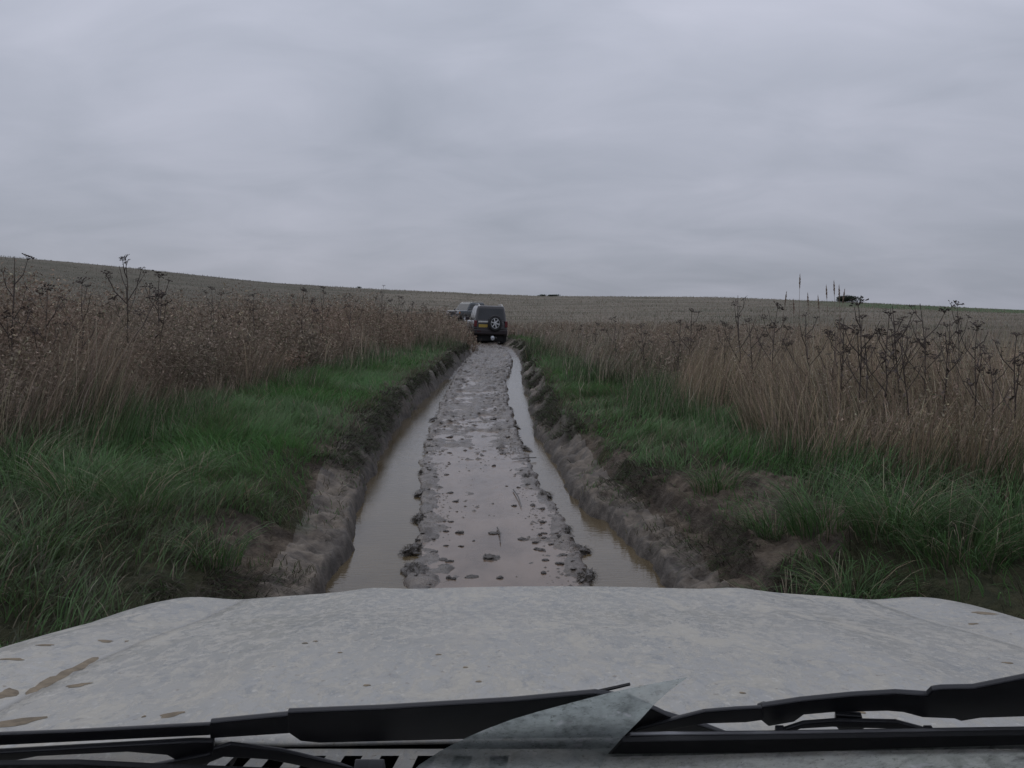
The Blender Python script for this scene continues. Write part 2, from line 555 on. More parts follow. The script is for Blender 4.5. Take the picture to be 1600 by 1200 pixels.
L(nt_, ramp_node(nt_, fa, [(0.34, (0.106, 0.077, 0.057)), (0.6, (0.170, 0.126, 0.095))]), p_.inputs['Base Color'])
L(nt_, ramp_node(nt_, fb, [(0.35, (0.07, 0.07, 0.07)), (0.7, (0.27, 0.27, 0.27))]), p_.inputs['Roughness'])
p_.inputs['IOR'].default_value = 1.36
bump_node(nt_, math_node(nt_, 'ADD', math_node(nt_, 'MULTIPLY', fb, 0.35), fa), 0.16, 0.02, p_)
M_slurry = m_
def strip(name, f0, f1, y0, y1, z, material, nseg=160, ncol=5, zfun=None):
    ys = np.linspace(y0, y1, nseg)
    V = []; Fq = []
    for y in ys:
        a, b = float(f0(y)), float(f1(y))
        for k in range(ncol):
            V.append((a + (b - a) * k / (ncol - 1), y, z))
    for i in range(nseg - 1):
        for k in range(ncol - 1):
            j = i * ncol + k
            Fq.append((j, j + 1, j + 1 + ncol, j + ncol))
    return from_data(name, V, Fq, material, None, True)
w1 = strip('rut_water', lambda y: EL(y) - 0.14, lambda y: RL(y) + 0.12, 0.2, 21.5, 0.0, M_water)
w2 = strip('rut_water', lambda y: RR(y) - 0.12, lambda y: ER(y) + 0.14, 0.2, 31.0, 0.0, M_water)
for w, t in ((w1, 'long brown puddle filling the wider wheel rut'), (w2, 'brown puddle filling the narrower wheel rut beside the stepped bank')):
    tag(w, t, kind='structure')
sl = strip('liquid_mud', lambda y: RL(y) + 0.05, lambda y: RR(y) - 0.05, 0.2, 34.0, 0.0165, M_slurry, 200, 7)
tag(sl, 'smooth shiny liquid mud between the two ruts', kind='structure')

# ------------------------------------------------------------------ the car we look out of
CX = 0.085                                   # its centre line, a little to the right of the camera
M_black = simple_mat('black_plastic', (0.012, 0.012, 0.015), 0.42, 0, 0.3, 30)
M_rubber = simple_mat('rubber', (0.010, 0.010, 0.011), 0.7, 0, 0.3, 20)
M_steel = simple_mat('dull_steel', (0.16, 0.16, 0.165), 0.4, 0.7, 0.3, 25)
M_dark = simple_mat('dark_cabin', (0.012, 0.011, 0.013), 0.8, 0, 0.2, 10)
M_splat = simple_mat('dried_mud', (0.155, 0.122, 0.080), 0.9, 0, 0.35, 60)

def dusty_white():
    m, nt, p = mat('dusty_white_paint')
    v = obj_vec(nt)
    vs_ = obj_vec(nt, (1.0, 0.42, 1.0))
    film = noise_node(nt, 2.6, 5, 0.6, v, 0.5)
    fleck = noise_node(nt, 70.0, 6, 0.75, vs_, 0.5)
    fleck2 = noise_node(nt, 150.0, 4, 0.7, v)
    patch = noise_node(nt, 13.0, 8, 0.7, vs_, 0.8)
    paint = ramp_node(nt, film, [(0.35, (0.240, 0.240, 0.226)), (0.65, (0.302, 0.294, 0.268))])
    dust = ramp_node(nt, fleck2, [(0.3, (0.285, 0.266, 0.222)), (0.7, (0.38, 0.358, 0.305))])
    # dry dust: patches plus a sandblast of flecks
    fm = ramp_node(nt, fleck, [(0.50, (0, 0, 0)), (0.55, (1, 1, 1))])
    pm = ramp_node(nt, patch, [(0.55, (0, 0, 0)), (0.60, (1, 1, 1))])
    tot = math_node(nt, 'MAXIMUM', math_node(nt, 'MULTIPLY', fm, 0.55), math_node(nt, 'MULTIPLY', pm, 0.75))
    c = mix_col(nt, tot, paint, dust)
    dots = ramp_node(nt, noise_node(nt, 95.0, 2, 0.5, obj_vec(nt, (1, 0.8, 1))), [(0.27, (1, 1, 1)), (0.30, (0, 0, 0))])
    c = mix_col(nt, math_node(nt, 'MULTIPLY', dots, 0.7), c, (0.12, 0.092, 0.068))
    grey = ramp_node(nt, noise_node(nt, 60.0, 6, 0.75, obj_vec(nt, (0.8, 0.4, 1)), 0.5), [(0.52, (0, 0, 0)), (0.66, (1, 1, 1))])
    c = mix_col(nt, math_node(nt, 'MULTIPLY', grey, 0.7), c, (0.165, 0.175, 0.182))
    specks = ramp_node(nt, noise_node(nt, 130.0, 3, 0.6, obj_vec(nt, (1, 0.55, 1))), [(0.62, (0, 0, 0)), (0.68, (1, 1, 1))])
    c = mix_col(nt, math_node(nt, 'MULTIPLY', specks, 0.55), c, (0.44, 0.425, 0.385))
    streak = ramp_node(nt, noise_node(nt, 9.0, 7, 0.72, obj_vec(nt, (2.2, 0.5, 1)), 0.9), [(0.46, (0, 0, 0)), (0.66, (1, 1, 1))])
    c = mix_col(nt, math_node(nt, 'MULTIPLY', streak, 0.5), c, (0.33, 0.305, 0.255))
    L(nt, c, p.inputs['Base Color'])
    rr_ = N(nt, 'ShaderNodeMapRange')
    L(nt, tot, rr_.inputs[0])
    rr_.inputs[3].default_value = 0.30; rr_.inputs[4].default_value = 0.75
    L(nt, rr_.outputs[0], p.inputs['Roughness'])
    p.inputs['Specular IOR Level'].default_value = 0.4
    bump_node(nt, tot, 0.25, 0.002, p)
    return m
M_paint = dusty_white()

car = empty('dusty_car', (CX, 1.35, -0.14))
tag(car, 'dust-coated white four-wheel-drive car whose bonnet and wipers fill the foreground', 'car')
car_inv = Vector((-CX, -1.35, 0.14))
def own(o):
    """vertices were given in world space: move them into the car's own space"""
    o.data.transform(Matrix.Translation(car_inv))
    return o

Y_REAR = 0.765
def front_y(ax):
    ax = abs(ax)
    y = 1.865 - 0.045 * (ax / 0.6) ** 2
    if ax > 0.6:
        y -= 0.42 * ((ax - 0.6) / 0.30) ** 2.6
    return y
def top_z(ax, y):
    a = abs(ax)
    z = 1.142 + 0.178 * (1.82 - y) - 0.020 * (a / 0.6) ** 2
    z += 0.012 * math.sin(min(1, max(0, (1.5 - y) / 0.75)) * math.pi)
    if a > 0.6:
        z += 0.018 * (0.5 - 0.5 * math.cos(min(1.0, (a - 0.6) / 0.12) * math.pi)) - 0.05 * max(0, (a - 0.72) / 0.17) ** 2
    # soft pressing along the bonnet
    z += 0.006 * math.exp(-((a - 0.36) / 0.05) ** 2) * (1 if a < 0.6 else 0)
    return z
def panel(name, a0, a1, ncol, side_roll, front_roll=0.075, nrow=46):
    """a bonnet or wing panel between two lateral offsets, rolled over at the front (and at the outer side)"""
    V = []; Fq = []
    xs = [a0 + (a1 - a0) * i / (ncol - 1) for i in range(ncol)]
    skirt = 6
    for a in xs:
        yf = front_y(a)
        col_ = []
        for j in range(nrow):
            v = j / (nrow - 1)
            v = 1 - (1 - v) ** 1.6
            y = Y_REAR + (yf - Y_REAR) * v
            d = yf - y
            z = top_z(a, y)
            if d < front_roll:
                q = (front_roll - d) / front_roll
                z -= 0.07 * (1 - math.sqrt(max(0, 1 - q * q)))
            so = 0.905 - abs(a)
            if side_roll and so < 0.07:
                q = (0.07 - so) / 0.07
                z -= 0.06 * (1 - math.sqrt(max(0, 1 - min(1, q) ** 2)))
            col_.append((CX + a, y, z))
        zl = col_[-1][2]
        for k in range(1, skirt + 1):
            t = k / skirt
            col_.append((CX + a, yf + 0.02 * math.sin(t * math.pi), zl - 0.11 * t))
        V += col_
    n = nrow + skirt
    for i in range(ncol - 1):
        for j in range(n - 1):
            q = (i * n + j, (i + 1) * n + j, (i + 1) * n + j + 1, i * n + j + 1)
            Fq.append(q)
    return V, Fq, n
def panel_obj(name, a0, a1, ncol, side_roll):
    V, Fq, n = panel(name, a0, a1, ncol, side_roll)
    if side_roll:                     # outer flank of the wing down to the arch
        outer = 0 if abs(a0) > abs(a1) else ncol - 1
        b0 = len(V)
        sgn = -1 if a0 < 0 else 1
        ring = [outer * n + j for j in range(n)]
        for k in range(1, 5):
            for j in range(n):
                x, y, z = V[outer * n + j]
                t = k / 4
                V.append((x + sgn * 0.022 * math.sin(t * 2.2), y, z + (0.78 - z) * t if z > 0.78 else z))
        prev = ring
        for k in range(4):
            cur = [b0 + k * n + j for j in range(n)]
            for j in range(n - 1):
                f = (prev[j], prev[j + 1], cur[j + 1], cur[j])
                Fq.append(f if sgn > 0 else f[::-1])
            prev = cur
    o = from_data(name, V, Fq, M_paint, car, True)
    so = o.modifiers.new('sheet', 'SOLIDIFY')
    so.thickness = 0.004; so.offset = -1
    return own(o)
bonnet = panel_obj('bonnet', -0.6018, 0.6018, 61, False)
panel_obj('front_wing', -0.905, -0.6022, 24, True)
panel_obj('front_wing', 0.6022, 0.905, 24, True)
# front of the car (below the bonnet, not seen from the seat but there)
own(box('grille', (CX, 1.80, 0.90), (1.15, 0.06, 0.22), M_black, car, None, 0.02))
own(box('front_bumper', (CX, 1.86, 0.62), (1.78, 0.22, 0.24), M_paint, car, None, 0.05))
for s in (-1, 1):
    own(box('headlight', (CX + s * 0.71, 1.64, 0.92), (0.24, 0.16, 0.17), M_steel, car, None, 0.03))
own(box('front_panel', (CX, 1.30, 0.80), (1.1, 0.9, 0.30), M_dark, car, None, 0.02))
def wheel(parent, loc, R, wdt, name='wheel', axis='x', muddy=None, spokes=6, out=1):
    bm = bmesh.new()
    h = wdt / 2
    add_lathe(bm, [(-h * 0.9, R * 0.62), (-h, R * 0.72), (-h, R * 0.88), (-h * 0.75, R * 0.98), (-h * 0.4, R), (h * 0.4, R), (h * 0.75, R * 0.98), (h, R * 0.88), (h, R * 0.72), (h * 0.9, R * 0.62)], 32, axis, (0, 0, 0))
    t = from_bm(name, bm, muddy or M_rubber, parent, True)
    t.location = loc
    bm = bmesh.new()
    add_lathe(bm, [(-h * 0.8, R * 0.66), (h * 0.88, R * 0.66), (h * 0.92, R * 0.60), (h * 0.6, R * 0.555), (-h * 0.8, R * 0.555)], 32, axis)
    add_lathe(bm, [(h * 0.3, 0.001), (h * 0.3, R * 0.2), (h * 0.82, R * 0.17), (h * 0.86, 0.001)], 18, axis)
    for k in range(spokes):
        a = 2 * math.pi * k / spokes + 0.3
        rot = Matrix.Rotation(a, 3, 'X' if axis == 'x' else 'Y')
        if axis == 'x':
            add_box(bm, rot @ Vector((h * 0.62, 0, R * 0.38)), (h * 0.3, R * 0.15, R * 0.42), rot)
        else:
            add_box(bm, rot @ Vector((0, h * 0.62, R * 0.38)), (R * 0.15, h * 0.3, R * 0.42), rot)
    bm.normal_update()
    r = from_bm('rim', bm, M_alloy, t)
    bm = bmesh.new()
    add_lathe(bm, [(-h * 0.1, 0.001), (-h * 0.1, R * 0.57), (h * 0.2, R * 0.57), (h * 0.2, 0.001)], 24, axis)
    from_bm('wheel_back_plate', bm, M_dark, t)  # dark disc closing the wheel behind its spokes
    if out < 0:
        t.rotation_euler = (0, 0, math.pi)
    return t
M_alloy = simple_mat('alloy', (0.55, 0.56, 0.57), 0.35, 0.6, 0.15, 12)
for s in (-1, 1):
    wheel(car, (s * 0.76, -0.02, 0.37), 0.37, 0.25, out=s)

# scuttle panel with its row of vent slots
sc_y0, sc_y1, sc_z = 0.585, 0.757, 1.325
bm = bmesh.new()
slots = [(-0.345 + i * 0.0305) for i in range(9)] + [(0.245 + i * 0.0305) for i in range(15)]
slots = [s for s in slots]
def zs(y):
    return sc_z + (sc_y1 - y) * 0.10
nx_ = 120
M_scut = M_paint
edges_x = [-0.80]
for s in slots:
    edges_x += [s - 0.0075, s + 0.0075]
edges_x += [0.80]
ys_ = [sc_y0, 0.672, 0.742, sc_y1]
vv = {}
def gv(i, j):
    if (i, j) not in vv:
        # slots lean with the panel
        x = edges_x[i]
        vv[(i, j)] = bm.verts.new((CX + x + (0.006 if j == 2 else 0) * (1 if 0 < i < len(edges_x) - 1 else 0), ys_[j], zs(ys_[j])))
    return vv[(i, j)]
for i in range(len(edges_x) - 1):
    for j in range(3):
        is_slot = (i % 2 == 1) and j == 1
        if not is_slot:
            bm.faces.new((gv(i, j), gv(i + 1, j), gv(i + 1, j + 1), gv(i, j + 1)))
bmesh.ops.solidify(bm, geom=bm.faces[:], thickness=0.006)
scuttle = own(from_bm('scuttle_panel', bm, M_paint, car))
own(box('scuttle_tray', (CX, 0.67, 1.262), (1.58, 0.2, 0.01), M_dark, car))

# windscreen, leaning back from the scuttle
WB = Vector((CX, 0.600, 1.388))
W_UP = Vector((0, -math.sin(math.radians(38)), math.cos(math.radians(38))))
W_N = Vector((0, math.cos(math.radians(38)), math.sin(math.radians(38))))     # outwards
def on_glass(px, py, off=0.0):
    d = ray(px, py)
    o = Vector((0, 0, CAM_H))
    p0 = WB + W_N * off
    t = (p0 - o).dot(W_N) / d.dot(W_N)
    return o + d * t
m_, nt_, p_ = mat('clear_glass')
tr = N(nt_, 'ShaderNodeBsdfTransparent')
tr.inputs['Color'].default_value = (0.985, 0.99, 0.995, 1)
L(nt_, tr.outputs[0], nt_.nodes['Material Output'].inputs['Surface'])
M_glass = m_
bm = bmesh.new()
q = [WB + Vector((s * 0.74, 0, 0)) + W_UP * -0.02 for s in (-1, 1)] + [WB + Vector((s * 0.64, 0, 0)) + W_UP * 0.66 for s in (1, -1)]
prism(bm, q, W_N, 0.005)
screen = own(from_bm('windscreen', bm, M_glass, car))
screen['label'] = 'clear windscreen with an unwiped dirty wedge at its foot'
# frame round it
for s in (-1, 1):
    bm = bmesh.new()
    prism(bm, [WB + Vector((s * 0.74, 0, 0)) - W_UP * 0.03, WB + Vector((s * 0.82, 0, 0)) - W_UP * 0.03, WB + Vector((s * 0.71, 0, 0)) + W_UP * 0.72, WB + Vector((s * 0.64, 0, 0)) + W_UP * 0.72], W_N, 0.045)
    bmesh.ops.recalc_face_normals(bm, faces=bm.faces[:])
    own(from_bm('windscreen_pillar', bm, M_paint, car))
for s in (-1, 1):
    door = own(box('front_door', (CX + s * 0.865, 0.10, 0.93), (0.07, 1.05, 0.78), M_paint, car, None, 0.02))
    own(box('door_handle', (CX + s * 0.907, -0.26, 1.16), (0.03, 0.16, 0.035), M_black, door, None, 0.008))
    own(box('door_mirror', (CX + s * 1.0, 0.42, 1.40), (0.20, 0.10, 0.17), M_black, car, None, 0.03))
own(box('roof', (CX, -0.52, 1.985), (1.36, 1.25, 0.05), M_paint, car, None, 0.02))
own(box('roof_header', tuple(WB + W_UP * 0.70), (1.30, 0.10, 0.05), M_dark, car, None, 0.01))
own(box('dashboard', (CX, 0.36, 1.300), (1.40, 0.42, 0.12), M_dark, car, None, 0.03))

# dirt the wipers leave: a film on the outside of the glass
def film_mat(name, lo, hi, col):
    m, nt, p = mat(name)
    v = obj_vec(nt)
    f = noise_node(nt, 26.0, 6, 0.7, v, 0.4)
    g = noise_node(nt, 90.0, 4, 0.7, v)
    dens = ramp_node(nt, f, [(0.35, (lo,) * 3), (0.65, (hi,) * 3)])
    c = ramp_node(nt, g, [(0.30, tuple(k * 0.55 for k in col)), (0.5, col), (0.75, tuple(min(1, k * 1.25) for k in col))])
    grit = ramp_node(nt, noise_node(nt, 260.0, 3, 0.7, v), [(0.58, (0, 0, 0)), (0.68, (1, 1, 1))])
    c = mix_col(nt, math_node(nt, 'MULTIPLY', grit, 0.55), c, (0.06, 0.065, 0.055))
    blotch = ramp_node(nt, noise_node(nt, 60.0, 3, 0.6, v), [(0.60, (0, 0, 0)), (0.68, (1, 1, 1))])
    c = mix_col(nt, math_node(nt, 'MULTIPLY', blotch, 0.6), c, (0.55, 0.55, 0.56))
    t1 = N(nt, 'ShaderNodeBsdfTransparent')
    t2 = N(nt, 'ShaderNodeBsdfTranslucent')
    d2 = N(nt, 'ShaderNodeBsdfDiffuse')
    L(nt, c, t2.inputs[0]); L(nt, c, d2.inputs[0])
    mx0 = N(nt, 'ShaderNodeMixShader'); mx0.inputs[0].default_value = 0.3
    L(nt, t2.outputs[0], mx0.inputs[1]); L(nt, d2.outputs[0], mx0.inputs[2])
    mx = N(nt, 'ShaderNodeMixShader')
    L(nt, dens, mx.inputs[0]); L(nt, t1.outputs[0], mx.inputs[1]); L(nt, mx0.outputs[0], mx.inputs[2])
    L(nt, mx.outputs[0], nt.nodes['Material Output'].inputs['Surface'])
    return m
M_film = film_mat('dirt_film', 0.66, 0.95, (0.335, 0.37, 0.355))
M_film2 = film_mat('thin_dirt_film', 0.55, 0.85, (0.35, 0.37, 0.34))
def sheet_poly(name, pts, material, parent, off=0.0035):
    bm = bmesh.new()
    vs_ = [bm.verts.new(on_glass(px, py, off)) for px, py in pts]
    bm.faces.new(vs_)
    return own(from_bm(name, bm, material, parent))
sheet_poly('dirt_film', [(1075, 1058), (1045, 1080), (1020, 1103), (1000, 1125), (975, 1150), (950, 1178), (925, 1215), (635, 1215), (655, 1195), (690, 1172), (730, 1152), (760, 1139), (800, 1124), (840, 1112), (900, 1096), (950, 1083), (1000, 1072)], M_film, screen)
sheet_poly('dirt_film', [(948, 1178), (1200, 1176), (1620, 1163), (1620, 1215), (926, 1215)], M_film2, screen)
# wipers
def wpoly(pts, off):
    return [on_glass(px, py, off) for px, py in pts]
def wpart(name, pts, off, th, parent, material=M_black, bev=0.001):
    bm = bmesh.new()
    prism(bm, wpoly(pts, off), W_N, th)
    bmesh.ops.recalc_face_normals(bm, faces=bm.faces[:])
    if bev:
        bmesh.ops.bevel(bm, geom=[e for e in bm.edges], offset=bev, segments=2, affect='EDGES', profile=0.6)
    return own(from_bm(name, bm, material, parent))
a1 = wpart('wiper_arm', [(450, 1110), (600, 1104), (800, 1092), (930, 1080), (985, 1088), (1040, 1114), (1100, 1132), (1137, 1146), (1000, 1148), (730, 1151), (500, 1157), (470, 1154), (450, 1140)], 0.024, 0.004, car)
wpart('arm_rod', [(-60, 1148), (120, 1141), (330, 1130), (330, 1146), (120, 1156), (-60, 1165)], 0.024, 0.003, a1)
wpart('arm_sleeve', [(329, 1126), (454, 1114), (454, 1142), (329, 1150)], 0.0245, 0.004, a1)
wpart('washer_hose', [(925, 1081), (984, 1068), (985, 1069.5), (930, 1083)], 0.028, 0.0015, a1, M_rubber, 0)
wpart('blade_bridge', [(-60, 1176), (120, 1166), (300, 1156), (335, 1156), (336, 1180), (318, 1190), (288, 1190), (262, 1176), (200, 1171), (60, 1178), (-60, 1200)], 0.020, 0.004, a1)
wpart('blade_yoke', [(334, 1168), (360, 1161), (440, 1171), (530, 1193), (560, 1204), (500, 1200), (420, 1184), (350, 1180), (310, 1196), (230, 1196), (330, 1176)], 0.017, 0.003, a1)
for px in (568, 590):
    wpart('blade_claw', [(px - 14, 1194), (px + 10, 1194), (px + 12, 1206), (px - 16, 1206)], 0.016, 0.008, a1)
wpart('wiper_blade', [(-60, 1192), (120, 1190), (240, 1196), (420, 1203), (600, 1206), (600, 1222), (-60, 1222)], 0.008, 0.004, a1, M_rubber)
a2 = wpart('wiper_arm', [(1190, 1101), (1250, 1092), (1330, 1084), (1400, 1080), (1448, 1083), (1456, 1075), (1470, 1073), (1520, 1072), (1580, 1060), (1650, 1046), (1720, 1040), (1720, 1110), (1650, 1114), (1530, 1118), (1512, 1121), (1500, 1123), (1490, 1119), (1440, 1117), (1410, 1109), (1385, 1107), (1300, 1109), (1255, 1113), (1240, 1124), (1200, 1131), (1184, 1118)], 0.024, 0.004, car)
wpart('arm_rod', [(995, 1137), (1060, 1120), (1100, 1110), (1150, 1106), (1190, 1104), (1194, 1122), (1165, 1126), (1100, 1128), (1055, 1136), (1000, 1147), (975, 1152)], 0.021, 0.003, a2)
wpart('joint_cap', [(1183, 1102), (1193, 1098), (1226, 1104), (1230, 1116), (1214, 1128), (1188, 1122)], 0.0275, 0.003, a2)
wpart('blade_yoke', [(1215, 1146), (1225, 1138), (1255, 1128), (1310, 1124), (1400, 1126), (1442, 1137), (1448, 1142), (1400, 1136), (1350, 1135), (1300, 1133), (1250, 1136), (1228, 1146)], 0.017, 0.003, a2)
wpart('yoke_pivot', [(1305, 1113), (1346, 1116), (1350, 1134), (1340, 1140), (1312, 1140), (1304, 1130)], 0.021, 0.004, a2)
for px in (1220, 1452):
    wpart('blade_claw', [(px - 8, 1139), (px + 6, 1139), (px + 9, 1148), (px - 9, 1148)], 0.016, 0.006, a2)
wpart('blade_rail', [(985, 1146), (1200, 1144), (1700, 1136), (1700, 1143), (1200, 1151), (975, 1155)], 0.012, 0.003, a2, M_steel, 0.0008)
wpart('wiper_blade', [(972, 1155), (1200, 1151), (1700, 1142), (1700, 1164), (1300, 1170), (1050, 1177), (949, 1179)], 0.008, 0.004, a2, M_rubber)
wpart('screw_cap', [(1524 + 5 * math.cos(k), 1088 + 5 * math.sin(k)) for k in np.linspace(0, 5.5, 8)], 0.0268, 0.0015, a2, M_dark, 0)
wpart('screw_cap', [(1555 + 5 * math.cos(k), 1088 + 5 * math.sin(k)) for k in np.linspace(0, 5.5, 8)], 0.0268, 0.0015, a2, M_dark, 0)

# dried mud splashes on the bonnet
def on_bonnet(px, py):
    d = ray(px, py)
    lo, hi = 0.75, 2.0
    for k in range(2500):
        y = lo + (hi - lo) * k / 2499
        t = y / d.y
        x, z = d.x * t, CAM_H + d.z * t
        if z <= top_z(x - CX, y):
            return Vector((x, y, top_z(x - CX, y)))
    return None
def splat(px, py, rx, ry, ang, th=0.0008):
    c = on_bonnet(px, py)
    if c is None or abs(c.x - CX) > 0.86:
        return
    e = on_bonnet(px + 10, py)
    sx = (e - c).length / 10
    n = 16
    r0 = random.random() * 6
    V = [(c.x, c.y, c.z + th)]
    Fq = []
    for rng_i, (f, hgt) in enumerate(((0.7, th * 0.9), (1.0, 0.0003))):
        for k in range(n):
            a = 2 * math.pi * k / n
            jit = 1 + 0.16 * math.sin(3 * a + r0) + 0.1 * math.sin(5 * a + 2 * r0) + random.uniform(-.05, .05)
            lx, ly = rx * sx * f * jit * math.cos(a), ry * sx * 2.6 * f * jit * math.sin(a)
            x = c.x + lx * math.cos(ang) - ly * math.sin(ang)
            y = c.y + lx * math.sin(ang) + ly * math.cos(ang)
            V.append((x, y, top_z(x - CX, y) + hgt))
    for k in range(n):
        Fq.append((0, 1 + k, 1 + (k + 1) % n))
        Fq.append((1 + k, 1 + n + k, 1 + n + (k + 1) % n, 1 + (k + 1) % n))
    own(from_data('mud_splash', V, Fq, M_splat, bonnet if abs(c.x - CX) < 0.6 else car, True))
for a in [(12, 1084, 16, 11, 0.2), (268, 1117, 13, 4, 0.1), (165, 1002, 10, 4, 0), (122, 1071, 15, 4, 0.5), (30, 1128, 30, 7, 0.3), (198, 1002, 3, 2, 0), (20, 1030, 20, 3, 0.2), (70, 1008, 14, 3, 0.2),
          (477, 1005, 5, 1.6, 0), (493, 1002, 4, 1.6, 0), (531, 1020, 4, 1.5, 0), (573, 1071, 6, 1.8, 0), (685, 1023, 5, 1.6, 0), (727, 1043, 4, 1.6, 0), (748, 1065, 5, 1.8, 0), (1345, 1113, 7, 3, 0), (1540, 958, 12, 4, 0), (1520, 975, 7, 3, 0), (1575, 1036, 7, 2, 0), (1160, 1083, 5, 1.5, -.4), (225, 1120, 3, 1.5, 0), (118, 978, 6, 2, 0)]:
    splat(*a)
smear = [(38, 1085), (60, 1070), (95, 1052), (128, 1036), (152, 1025), (155, 1031), (140, 1043), (112, 1056), (98, 1066), (70, 1076), (44, 1087)]
sv, sf = [], []
for i in range(15):
    t = i / 14
    px_, py_ = 40 + 114 * t, 1084 - 57 * t + random.uniform(-1.2, 1.2)
    w_ = 5.0 * math.sin(math.pi * min(1, max(0.06, t * 0.9 + 0.05))) ** 0.6 * (1 + 0.3 * math.sin(9 * t) + random.uniform(-0.35, 0.35))
    for k in range(5):
        q = on_bonnet(px_ + w_ * 0.4 * (k - 2) / 2, py_ + w_ * (k - 2) / 2)
        sv.append((q.x, q.y, q.z + 0.0008 * (1 - abs(k - 2) * 0.42)))
for i in range(14):
    for k in range(4):
        j = i * 5 + k
        sf.append((j, j + 1, j + 6, j + 5))
own(from_data('mud_smear', sv, sf, M_splat, car, True))

# ------------------------------------------------------------------ the two cars ahead
def car_paint(name, col, mudcol):
    m, nt, p = mat(name)
    t = N(nt, 'ShaderNodeTexCoord')
    sx = N(nt, 'ShaderNodeSeparateXYZ')
    L(nt, t.outputs['Object'], sx.inputs[0])
    f = noise_node(nt, 5.0, 5, 0.65, t.outputs['Object'])
    # mud thrown up along the sills, thinning upwards with ragged edges
    h = math_node(nt, 'SUBTRACT', math_node(nt, 'ADD', math_node(nt, 'MULTIPLY', f, 1.1), 0.30), sx.outputs[2])
    msk = ramp_node(nt, h, [(0.02, (0, 0, 0)), (0.30, (1, 1, 1))])
    L(nt, mix_col(nt, msk, col, mudcol), p.inputs['Base Color'])
    L(nt, ramp_node(nt, h, [(0.0, (0.22,) * 3), (0.3, (0.8,) * 3)]), p.inputs['Roughness'])
    p.inputs['Coat Weight'].default_value = 0.4
    p.inputs['Coat Roughness'].default_value = 0.15
    return m
m_, nt_, p_ = mat('dark_window_glass')
L(nt_, ramp_node(nt_, noise_node(nt_, 3.0, 3, 0.5, obj_vec(nt_)), [(0.3, (0.006, 0.008, 0.010)), (0.7, (0.016, 0.019, 0.023))]), p_.inputs['Base Color'])
p_.inputs['Roughness'].default_value = 0.12
M_wglass = m_
M_red = simple_mat('red_lens', (0.10, 0.010, 0.013), 0.25, 0, 0.2, 12)
M_amber = simple_mat('amber_lens', (0.35, 0.13, 0.02), 0.3, 0, 0.2, 12)
M_lamp = simple_mat('clear_lens', (0.45, 0.47, 0.5), 0.15, 0.3, 0.2, 12)
M_plate = simple_mat('yellow_plate', (0.34, 0.235, 0.04), 0.6, 0, 0.12, 20)
M_chrome = simple_mat('chrome_trim', (0.55, 0.55, 0.53), 0.3, 0.8, 0.15, 20)
M_trim = simple_mat('grey_trim', (0.03, 0.03, 0.033), 0.6, 0, 0.3, 16)
M_mudtyre = simple_mat('muddy_tyre', (0.028, 0.023, 0.020), 0.85, 0, 0.5, 9)

